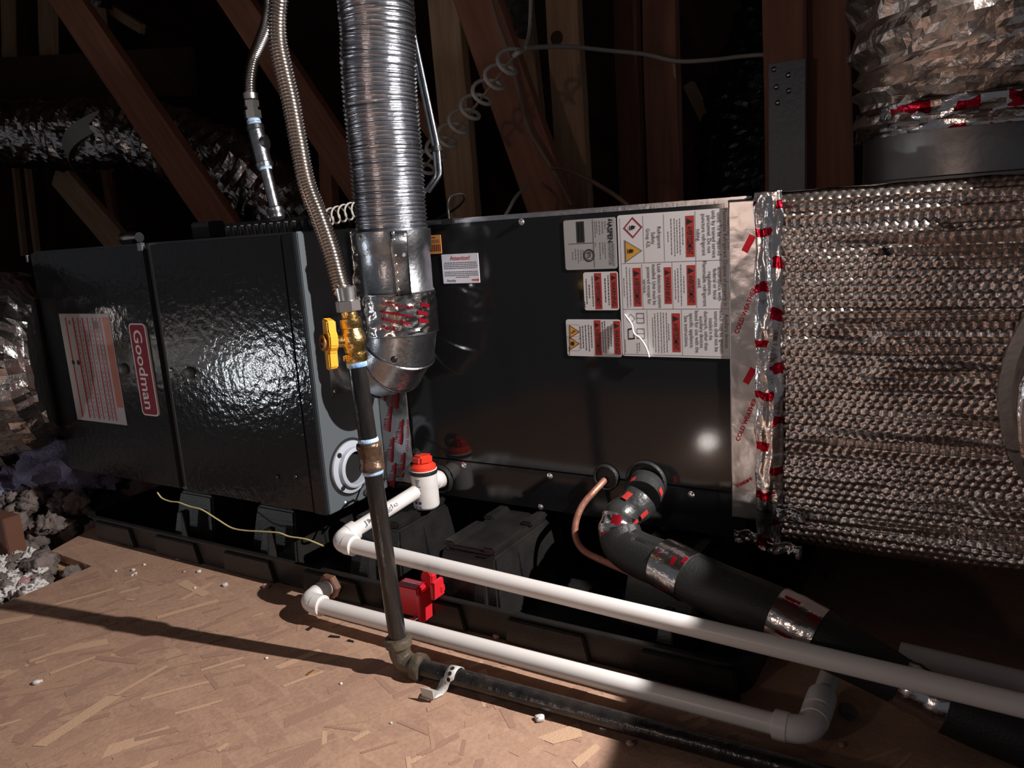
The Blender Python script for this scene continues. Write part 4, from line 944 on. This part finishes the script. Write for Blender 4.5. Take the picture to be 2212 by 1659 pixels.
MB().lathe(tc_ + Z*.0265, Z, [(0,.0262),(.004,.0268),(.008,.0262)], 32).build('black_ring', M['rubber'], cl_, True)
MB().lathe(tc_ + Y*.015 + Z*.006, (pport - tc_ - Z*.006 - Y*.015), [(0,.0165),(.022,.0165),(.023,.0185),(.040,.0185),(.045,.015),((pport-tc_).length+.01,.0150)], 28).build('port_fitting', M['pvc'], up, 40)
rc = MB().lathe(tc_ + Z*.036, Z, [(0,.025),(.006,.0245),(.009,.021),(.012,.018)], 30).build('red_cap', M['redcap'], up, 40)
MB().prism([tc_ + Vector((-.018,-.014,.046)), tc_ + Vector((.006,-.018,.046)), tc_ + Vector((.020,.002,.046)), tc_ + Vector((.012,.014,.046)), tc_ + Vector((-.010,.010,.046))], (.002,0,.018)).build('switch_housing', M['redcap'], rc, bevel=.004)
MB().tube(smooth_path([tc_ + Vector((-.014,.004,.048)), tc_ + Vector((-.020,.010,.056)), tc_ + Vector((-.018,.004,.068)), tc_ + Vector((-.006,-.004,.066))], 6), .0055, 10).build('cable_gland', M['rubber'], rc, True)
# sticker print on the clean-out
mb = MB()
ca = math.atan2(CP.y-tc_.y, CP.x-tc_.x)
def on_cl(a, z): return tc_ + Vector((math.cos(a)*.0258, math.sin(a)*.0258, z))
for k in range(11):
    z = .020 - .0032*k; w = random.uniform(.22,.42); a0 = ca - .75
    mb.add([on_cl(a0, z), on_cl(a0+w*.5, z), on_cl(a0+w, z), on_cl(a0+w, z-.0014), on_cl(a0+w*.5, z-.0014), on_cl(a0, z-.0014)], [(0,1,4,5),(1,2,3,4)])
for a0 in (ca-.85, ca-.5):
    mb.add([on_cl(a0+.13*math.cos(t), -.026+.0033*math.sin(t)) for t in [i*PI/6 for i in range(12)]], [tuple(range(12))])
    for k in range(3): mb.add([on_cl(a0-.1, -.033-.003*k), on_cl(a0+.1, -.033-.003*k), on_cl(a0+.1, -.0345-.003*k), on_cl(a0-.1, -.0345-.003*k)], [(0,1,2,3)])
mb.build('sticker_print', mat('navy_ink', (.03,.03,.12), .5), cl_)
# ink along the short run and raised letter on the elbow
sd_ = bd_n; uo = (CP - (ue+tc_)/2).normalized(); sr = sd_; su = uo.cross(sr).normalized()
if su.z < 0: su = -su
sn = sr.cross(su).normalized(); sn = sn if sn.dot(uo) > 0 else -sn
sh = Sheet(sr, su, sn); sh.text('pvcink', 'JM Eagle', ue + bd_*.45 + su*.001, .078, .0085, .01, .0138/.28); sh.build(up, {'pvcink': 'lettering'})
# thin control wire wrapped over the short run
tag(MB().tube(smooth_path([tc_+Vector((-.016,-.01,.05)), tc_+Vector((-.03,-.035,.03)), tc_+Vector((-.045,-.03,.025)), tc_+Vector((-.06,-.045,.022)), tc_+Vector((-.075,-.05,.015)), tc_+Vector((-.085,-.075,.005)), tc_+Vector((-.075,-.085,.0)), tc_+Vector((-.06,-.06,.006)), tc_+Vector((-.07,-.03,.03)), tc_+Vector((-.09,0,.06))], 8), .0022, 8).build('switch_wire', M['wireblack'], smooth=True), 'thin black switch wire looping over the short white pipe', 'wire')
# lower pipe from the pan
LY = -.306; LZ = -.106
le = PZ(662, 1298, LZ); le.y = LY; l1 = Vector((-.168, LY+.002, LZ)); ld = (l1-le).normalized()
lp = thing('pan_drain_pipe', 'lower white drain pipe running from the black pan along the deck', 'drain pipe', le)
hx_ = Vector((le.x-.004, -.232, LZ))
MB().tube([le + Y*.03, hx_], pr3, 24).build('pan_stub', M['pvc'], lp, 60); pvc_elbow(lp, le, Y, ld); MB().tube([le + ld*.03, l1 - ld*.03], pr3, 26).build('long_run', M['pvc'], lp, 60)
MB().lathe(hx_ - Y*.018, Y, [(0,.020),(.002,.0235),(.013,.0235),(.015,.020)], 6).build('hex_plug', M['brownnut'], lp, 20)
pvc_elbow(lp, l1, -ld, (.0, 1, .02)); MB().tube([l1 + Y*.03, l1 + Vector((.002, .175, .004))], pr3, 24).build('return_run', M['pvc'], lp, 60)
MB().lathe(l1 + Y*.048, Y, [(0,.0185),(.034,.0185),(.035,.0165)], 26).build('coupling', M['pvc'], lp, 40)
a = PZ(1945, 1412, -.120); b = PZ(2212, 1477, -.120)
tag(MB().tube([a, b, b + (b-a)*.8], .0167, 24).build('pvc_pipe', M['pvc'], smooth=60), 'dim white plastic pipe lying on the deck behind the insulated line', 'drain pipe')
# deck debris under the pipe end
# ------------------------------------------------------------------ drain pan
PA0, PA1, PB0, PB1, PZT = -1.835, -.262, -.226, .62, -.088
pan = thing('drain_pan', 'black plastic overflow drain pan under the furnace and coil', 'drain pan', ((PA0+PA1)/2, .2, FZ))
mb = MB(); out = rounded((PA0, PB0, FZ), X, Y, PA1-PA0, PB1-PB0, .045, 8)
def scale_in(pts, d):
    cx, cy = (PA0+PA1)/2, (PB0+PB1)/2; hx, hy_ = (PA1-PA0)/2, (PB1-PB0)/2
    return [Vector((cx+(p.x-cx)*(hx-d)/hx, cy+(p.y-cy)*(hy_-d)/hy_, p.z)) for p in pts]
lev = [(scale_in(out,.004), FZ+.0005), (out, PZT), (scale_in(out,-.006), PZT+.001), (scale_in(out,-.006), PZT+.004), (scale_in(out,.004), PZT+.004), (scale_in(out,.008), FZ+.006)]
vs = []; n = len(out); fs = []
for pts, z in lev: vs += [Vector((p.x, p.y, z)) for p in pts]
for i in range(len(lev)-1):
    for k in range(n): fs.append((i*n+k, i*n+(k+1) % n, (i+1)*n+(k+1) % n, (i+1)*n+k))
fs += [tuple(range(n-1,-1,-1)), tuple(range((len(lev)-1)*n, len(lev)*n))]
mb.add(vs, fs).build('tray', M['plastic'], pan, 40)
for k in range(7):      # hollow bays moulded into the front wall
    xx = -1.79 + k*.228
    MB().prism([(xx, PB0-.004, FZ+.001), (xx+.15, PB0-.004, FZ+.001), (xx+.142, PB0-.007, PZT-.006), (xx+.008, PB0-.007, PZT-.006)], (0,.009,0)).build('wall_bay', M['plastic'], pan, bevel=.002)
for u in (382, 566, 780, 1030, 1430):
    xx = PY(u, 1180 + (u-382)*.21, PB0+.01).x
    MB().prism([(xx-.018, PB0+.010, FZ+.006), (xx+.018, PB0+.010, FZ+.006), (xx+.007, PB0+.028, -.046), (xx-.007, PB0+.028, -.046)], (0,.022,0)).build('gusset', M['plastic'], pan, bevel=.0015)
# support blocks
BG = 'black support blocks in the drain pan'
def block(x, y0, ln, label, wd=.108, zt=-.003):
    root = thing('support_block', label, 'support block', (x, y0+ln/2, FZ+.0065), BG); zb = FZ+.0065; w = wd/2
    lower = [(x-w-.016,y0-.022,zb),(x+w+.016,y0-.022,zb),(x+w+.016,y0+ln+.02,zb),(x-w-.016,y0+ln+.02,zb)]
    upper = [(x-w,y0,zt-.016),(x+w,y0,zt-.016),(x+w,y0+ln,zt-.016),(x-w,y0+ln,zt-.016)]
    mid = [(x-w-.004,y0-.006,zt-.040),(x+w+.004,y0-.006,zt-.040),(x+w+.004,y0+ln+.006,zt-.040),(x-w-.004,y0+ln+.006,zt-.040)]
    MB().add(lower+mid+upper, [(3,2,1,0),(8,9,10,11)]+[(k,(k+1)%4,4+(k+1)%4,4+k) for k in range(4)]+[(4+k,4+(k+1)%4,8+(k+1)%4,8+k) for k in range(4)]).build('body', M['plastic'], root, bevel=.004)
    MB().box((x-w+.006,y0+.004,zt-.017), (x+w-.006,y0+ln,zt-.007)).build('deck', M['plastic'], root, bevel=.003)
    for s_ in (-1, 1):
        for q0_, q1_ in ((.0,.34),(.42,1.0)):
            xx = x + s_*(w-.013); MB().box((xx-.011, y0+ln*q0_, zt-.010), (xx+.011, y0+ln*q1_, zt)).build('rail', M['plastic'], root, bevel=.003)
    for s_ in (-1, 1):
        for k in (.25, .75):
            yy = y0+ln*k; MB().prism([(x+s_*(w+.022), yy-.012, zb), (x+s_*(w+.022), yy+.012, zb), (x+s_*(w+.004), yy+.009, zt-.030), (x+s_*(w+.004), yy-.009, zt-.030)], (-s_*.01,0,0)).build('rib', M['plastic'], root, bevel=.0015)
    return root
block(-.742, -.185, .30, 'black ribbed support block standing clear between the drain pipe and copper tube')
block(-.975, -.150, .30, 'black support block under the short white pipe beside the furnace corner')
block(-.425, -.110, .30, 'black support block behind the insulated line with the foil bands')
block(-1.505, -.150, .30, 'black support block under the seam between the furnace doors')
block(-1.250, -.150, .30, 'black support block under the burner door of the furnace')
# red float switch clipped to the pan rim
rs = PY(900, 1285, -.245)
fw = thing('float_switch', 'red plastic float switch clipped to the pan rim by the gas pipe', 'float switch', (rs.x, -.245, PZT))
MB().box((-.034,-.014,-.034), (.014,.012,.020), Matrix.Translation(rs)).build('body', M['redplastic'], fw, bevel=.003)
MB().box((-.030,-.0144,.0195), (.012,.011,.0208), Matrix.Translation(rs)).build('plate_label', M['dred'], fw)
sh = Sheet(X, Y, Z)
for k in range(3): sh.rect('grey', rs + Vector((-.026, .006-.006*k, .0209)), rs + Vector((.008-.006*(k % 2), .004-.006*k, .0209)), .0002)
sh.build(fw, {'grey': 'small_print'})
MB().box((.014,-.020,-.040), (.022,.014,.012), Matrix.Translation(rs)).build('clamp_jaw', M['redplastic'], fw, bevel=.0015)
MB().box((.004,.012,.006), (.044,.024,.018), Matrix.Translation(rs)).build('clamp_arm', M['redplastic'], fw, bevel=.0015)
MB().box((.034,-.006,.000), (.042,.024,.030), Matrix.Translation(rs)).build('clamp_tip', M['redplastic'], fw, bevel=.0015)
MB().prism([rs + Vector(q) for q in ((.002,.012,.014),(.024,.012,.014),(.026,.012,.034),(.020,.012,.042),(.008,.012,.040),(.001,.012,.030))], (0,.016,0)).build('float_knob', M['redplastic'], fw, bevel=.002)
MB().lathe(rs + Vector((.006,-.012,-.034)), (-.25,-1,-.1), [(0,.003),(.010,.003),(.011,.0055),(.016,.0055),(.017,.004)], 8).build('thumb_screw', M['chrome'], fw, 30)

# ------------------------------------------------------------------ refrigerant lines
cop = [PY(1312,1026,.03), PY(1305,1038,-.005), PY(1283,1062,-.035), PY(1258,1092,-.055), PY(1244,1128,-.07), PY(1244,1162,-.08), PY(1262,1190,-.09), PY(1300,1210,-.10), PY(1350,1232,-.12), PY(1410,1258,-.135), PY(1480,1290,-.15)]
tag(MB().tube(smooth_path(cop, 8), .0058, 16).build('copper_tube', M['copper'], smooth=True), 'thin bent copper tube leaving the smaller grommet of the coil cabinet', 'copper tube')
ins = thing('insulated_line', 'black foam insulated suction line with shiny foil tape bands', 'refrigerant line', PY(1395,1040,0))
def line_part(name, pts, r, m, sm=60, n=36, crease=0.0, amp=.0):
    pth = resample(smooth_path(pts, 12), .003)
    rr = r if not hasattr(r, '__len__') else [r[0]+(r[1]-r[0])*i/(len(pth)-1) for i in range(len(pth))]
    return MB().tube(pth, rr, n, True, lambda i, k, p, a: amp*(1-2*abs(noise.noise(p*70)))-crease*math.exp(-((a-4.55)/.10)**2)-crease*math.exp(-((a-4.95)/.10)**2)*(i > len(pth)*.4)).build(name, m, ins, sm)
A0 = PY(1398,1042,.02); A1 = PY(1390,1068,-.03); A2 = PY(1368,1096,-.065); A3 = PY(1340,1130,-.09)
M['tapedrubber'] = mat('dull_tape_over_foam', (.06,.06,.06), .38, .5, (60,.6))
line_part('taped_stub', [A0, PY(1393,1060,-.025), PY(1386,1074,-.045)], .0300, M['tapedrubber'], 40, amp=.002)
line_part('taped_bend', [PY(1384,1078,-.05), A2, PY(1342,1118,-.085), PY(1335,1148,-.10)], .0285, M['tapedrubber'], 40, amp=.002)
line_part('foil_cuff', [PY(1341,1120,-.087), PY(1334,1146,-.10), PY(1340,1168,-.108)], .0298, M['tape'], 18, amp=.0025)
line_part('foam_sleeve', [PY(1338,1150,-.103), PY(1350,1178,-.112), PY(1385,1200,-.125), PY(1440,1222,-.14), PY(1462,1232,-.146)], (.0345,.0365), M['rubber'], 60, 48, .004)
line_part('foil_band', [PY(1432,1216,-.138), PY(1460,1230,-.146), PY(1492,1248,-.154)], .0385, M['tape'], 40, 48)
line_part('foam_sleeve', [PY(1480,1240,-.15), PY(1560,1278,-.165), PY(1640,1312,-.18), PY(1705,1342,-.188)], (.0375,.0385), M['rubber'], 60, 48, .003)
line_part('foil_band', [PY(1680,1330,-.184), PY(1725,1352,-.190), PY(1772,1378,-.195)], (.0400,.0395), M['tape'], 40, 48, 0, .0006)
line_part('foam_sleeve', [PY(1752,1366,-.193), PY(1830,1408,-.198), PY(1900,1446,-.200), PY(1948,1474,-.202)], (.0385,.030), M['rubber'], 60, 48)
line_part('foil_band', [PY(1944,1472,-.202), PY(2000,1502,-.204), PY(2052,1528,-.205)], (.0300,.0310), M['tape'], 30, 40, 0, .002)
line_part('foam_sleeve', [PY(2046,1525,-.205), PY(2150,1570,-.206), PY(2330,1640,-.207)], .0335, M['rubber'], 60, 40)
mb = MB()
def bar_on(mb, p0, p1, r, toward, w, off, ang0=0.0):
    """small printed patch wrapped on a tube between p0 and p1"""
    p0 = Vector(p0); p1 = Vector(p1); t = (p1-p0).normalized(); a = (toward - t*toward.dot(t)).normalized(); b = t.cross(a); vs = []
    for i in range(6):
        g_ = off + w*(i/5-.5); d = (a*math.cos(g_)+b*math.sin(g_))*r; vs += [p0+d, p1+d]
    mb.add(vs, [(2*i, 2*i+1, 2*i+3, 2*i+2) for i in range(5)])
V = lambda p: (CP-p).normalized()
for p0, p1, r, w, off in ((PY(1440,1220,-.14),PY(1478,1239,-.15),.0389,.35,-.25),(PY(1482,1241,-.151),PY(1490,1246,-.153),.0389,.3,-.45),(PY(1446,1224,-.142),PY(1476,1238,-.15),.0389,.12,1.05),
                          (PY(1690,1335,-.186),PY(1722,1351,-.19),.0409,.10,-.75),(PY(1690,1335,-.186),PY(1722,1351,-.19),.0409,.08,-.58),(PY(1740,1361,-.192),PY(1766,1374,-.194),.0407,.10,-.55),(PY(1745,1363,-.192),PY(1768,1375,-.194),.0407,.08,-.38),
                          (PY(1700,1340,-.187),PY(1735,1357,-.191),.0409,.10,.5),(PY(1340,1125,-.09),PY(1335,1145,-.10),.0322,.5,.2),(PY(1337,1150,-.102),PY(1339,1164,-.107),.0322,.6,1.0)):
    bar_on(mb, p0, p1, r, V(p0), w, off)
mb.build('red_print', M['tapered'], ins)['kind'] = 'stuff'
mb = MB()
for p0, p1, r, w, off in ((PY(1391,1064,-.03),PY(1387,1073,-.043),.0322,.4,-.9),(PY(1391,1064,-.03),PY(1387,1073,-.043),.0322,.3,.9),(PY(1372,1091,-.061),PY(1358,1104,-.073),.0308,.3,-.75),(PY(1372,1091,-.061),PY(1358,1104,-.073),.0308,.4,.7),(PY(1350,1110,-.08),PY(1342,1120,-.087),.0308,.25,-.8)):
    bar_on(mb, p0, p1, r, V(p0), w, off)
mb.build('red_print', M['red'], ins)['kind'] = 'stuff'

# ------------------------------------------------------------------ wires and cables
def wire(name, label, pts, r, m, k=8, cat='wire'):
    return tag(MB().tube(smooth_path(pts, k), r, 8).build(name, M[m], smooth=True), label, cat)
wire('yellow_wire', 'thin yellow wire drooping across the dark pan below the furnace', [PY(u, v, -.215) for u, v in ((340,1064),(350,1076),(368,1083),(385,1085),(410,1094),(436,1101),(470,1122),(500,1140),(530,1146),(565,1148),(602,1151),(625,1159),(662,1165),(700,1180))], .0016, 'wireyellow')
# coiled cord
p0 = PY(905, 372, .45); p1 = PY(1112, 118, .45); d = (p1-p0).normalized(); a = d.cross(Y).normalized(); pts = []
turns = 8.2; N = int(turns*18)
for i in range(N+1):
    t = i/N; g_ = 2*PI*turns*t; rr = .034
    pts.append(p0 + (p1-p0)*t + a*math.cos(g_)*rr*.75 + Y*math.sin(g_)*rr + d*math.sin(g_)*.010)
tag(MB().tube(pts, .0048, 8).build('coiled_cord', M['wirewhite'], smooth=True), 'loosely coiled pale cord twisted round a support wire', 'cord')
wire('support_wire', 'straight dark wire running through the pale coiled cord', [PY(895,385,.45), PY(1000,262,.45), PY(1108,125,.45)], .0035, 'wirebrown')
wire('white_cable', 'pale cable sagging across the posts to the right', [PY(1108,122,.45), PY(1122,112,.46), PY(1150,103,.6), PY(1230,101,.8), PY(1310,109,.95), PY(1390,117,1.0), PY(1460,132,1.05), PY(1530,130,1.1), PY(1600,122,1.2), PY(1660,118,1.20), PY(1715,121,1.12)], .0062, 'wirewhite')
wire('drop_cable', 'thin pale cable dropping down to the coiled cord', [PY(1147,-40,.6), PY(1146,20,.58), PY(1143,70,.55), PY(1134,104,.5)], .0045, 'wirewhite')
wire('tan_cable', 'tan cable stapled down the edge of the cracked diagonal web', [PY(1052,-30,.765), PY(1072,40,.765), PY(1100,120,.765), PY(1118,190,.765), PY(1140,275,.765), PY(1165,320,.765), PY(1200,378,.765), PY(1235,445,.765)], .0065, 'wirebrown')
wire('tan_cable', 'tan cable branching from the cracked web towards the coil cabinet top', [PY(1192,362,.76), PY(1220,366,.72), PY(1262,383,.65), PY(1310,410,.6), PY(1355,442,.56), PY(1380,470,.54)], .0055, 'wirebrown')
wire('short_cable', 'short grey cable rising from the coil cabinet top behind the notice', [PY(1080,485,.50), PY(1098,455,.50), PY(1115,425,.55), PY(1140,398,.7)], .0045, 'wirewhite')
wire('looped_cable', 'thin black cable looped up from the plug on the coil cabinet edge', [PY(970,474,.02), PY(968,455,.02), PY(967,440,.03), PY(972,426,.04), PY(985,420,.06), PY(1000,420,.08), PY(1002,432,.10), PY(985,450,.12), PY(950,470,.14), PY(915,486,.15)], .0024, 'wireblack')
tag(MB().box((PY(955,478,0).x, -.004, .529), (PY(982,478,0).x, .014, .540)).build('cable_plug', M['plastic'], bevel=.001), 'small black plug on the coil cabinet top edge', 'plug')
cd = thing('metal_rods', 'pair of thin shiny metal tubes slanting down beside the flue', 'tube', PY(940,385,.05))
for dx in (0, .009):
    MB().tube(corner_path([PY(900,140,.05)+X*dx+(PY(900,140,.05)-PY(938,318,.05))*2.5, PY(938,318,.05)+X*dx, PY(943,378,.05)+X*dx, PY(918,415,.05)+X*dx], .008), .0042, 12).build('tube', M['galv'], cd, True)
MB().lathe(PY(938,316,.05)+X*.0045, (0.1,0,-1), [(0,.0105),(.010,.0105)], 16).build('clip', M['plastic'], cd)
wire('thin_lead', 'thin dark lead dropping from the metal tubes to the flue', [PY(942,384,.05), PY(925,405,.05), PY(912,430,.04)], .002, 'wireblack')
# springy cord behind the hose on the furnace side
p0 = PY(676, 478, .30); p1 = PY(775, 452, .30); d = (p1-p0).normalized(); a = d.cross(Y).normalized(); pts = []
for i in range(7*16+1):
    t = i/(7*16); g_ = 2*PI*7*t; pts.append(p0 + (p1-p0)*t + a*math.cos(g_)*.020 + Y*math.sin(g_)*.020)
tag(MB().tube(pts, .0026, 8).build('coiled_cord', M['wirewhite'], smooth=True), 'short springy pale cord lying behind the thick gas hose', 'cord')
# toothed black wire tray on the furnace top
tr = thing('cable_tray', 'black toothed strip with lit-toned gaps along the furnace top', 'cable tray', PY(600,492,.30))
q0 = PY(478,494,.30); q1 = PY(706,488,.30); q0.z = min(q0.z, q1.z); base = FT+.0005
zb = (q0.z+q1.z)/2-.012; zt = zb+.040
MB().box((q0.x, .296, base), (q1.x, .304, zb)).build('lower_rail', M['plastic'], tr); MB().box((q0.x, .296, zt-.008), (q1.x, .304, zt)).build('upper_rail', M['plastic'], tr)
MB().box((q0.x, .312, base), (q1.x, .316, zt-.002)).build('lit_backing', M['white'], tr)  # white strip added behind the teeth; lamplight through the gaps put into colour
nT = 14
for k in range(nT):
    xa = q0.x + (q1.x-q0.x)*(k+.5)/nT; w = (q1.x-q0.x)/nT
    MB().prism([(xa-w*.45,.297,zb-.001),(xa+w*.45,.297,zb-.001),(xa+w*.12,.297,zt-.006),(xa-w*.12,.297,zt-.006)], (0,.006,0)).build('tooth', M['plastic'], tr)
# insulation clump on the post
g = MB()
for k in range(9): blob(g, PY(1118+random.uniform(-14,14), 8+k*7, 1.26) + Y*random.uniform(-.01,.02), random.uniform(.022,.036), 2, .55, 4)
tag(g.build('insulation_clump', M['fluff'], smooth=60), 'fluffy grey brown insulation clump clinging to a lit-toned post', 'insulation')
# knots and cracks on the timbers
for u, v, y, r in ((1202,82,.996,.020),):
    tag(MB().lathe(PY(u, v, y), (0,-1,0), [(0,r),(.003,r*.9),(.004,r*.3)], 14).build('wood_knot', M['roof']), 'dark knot on the split post under the white cable', 'knot')
bpy.data.objects.remove(_fo, do_unlink=True)
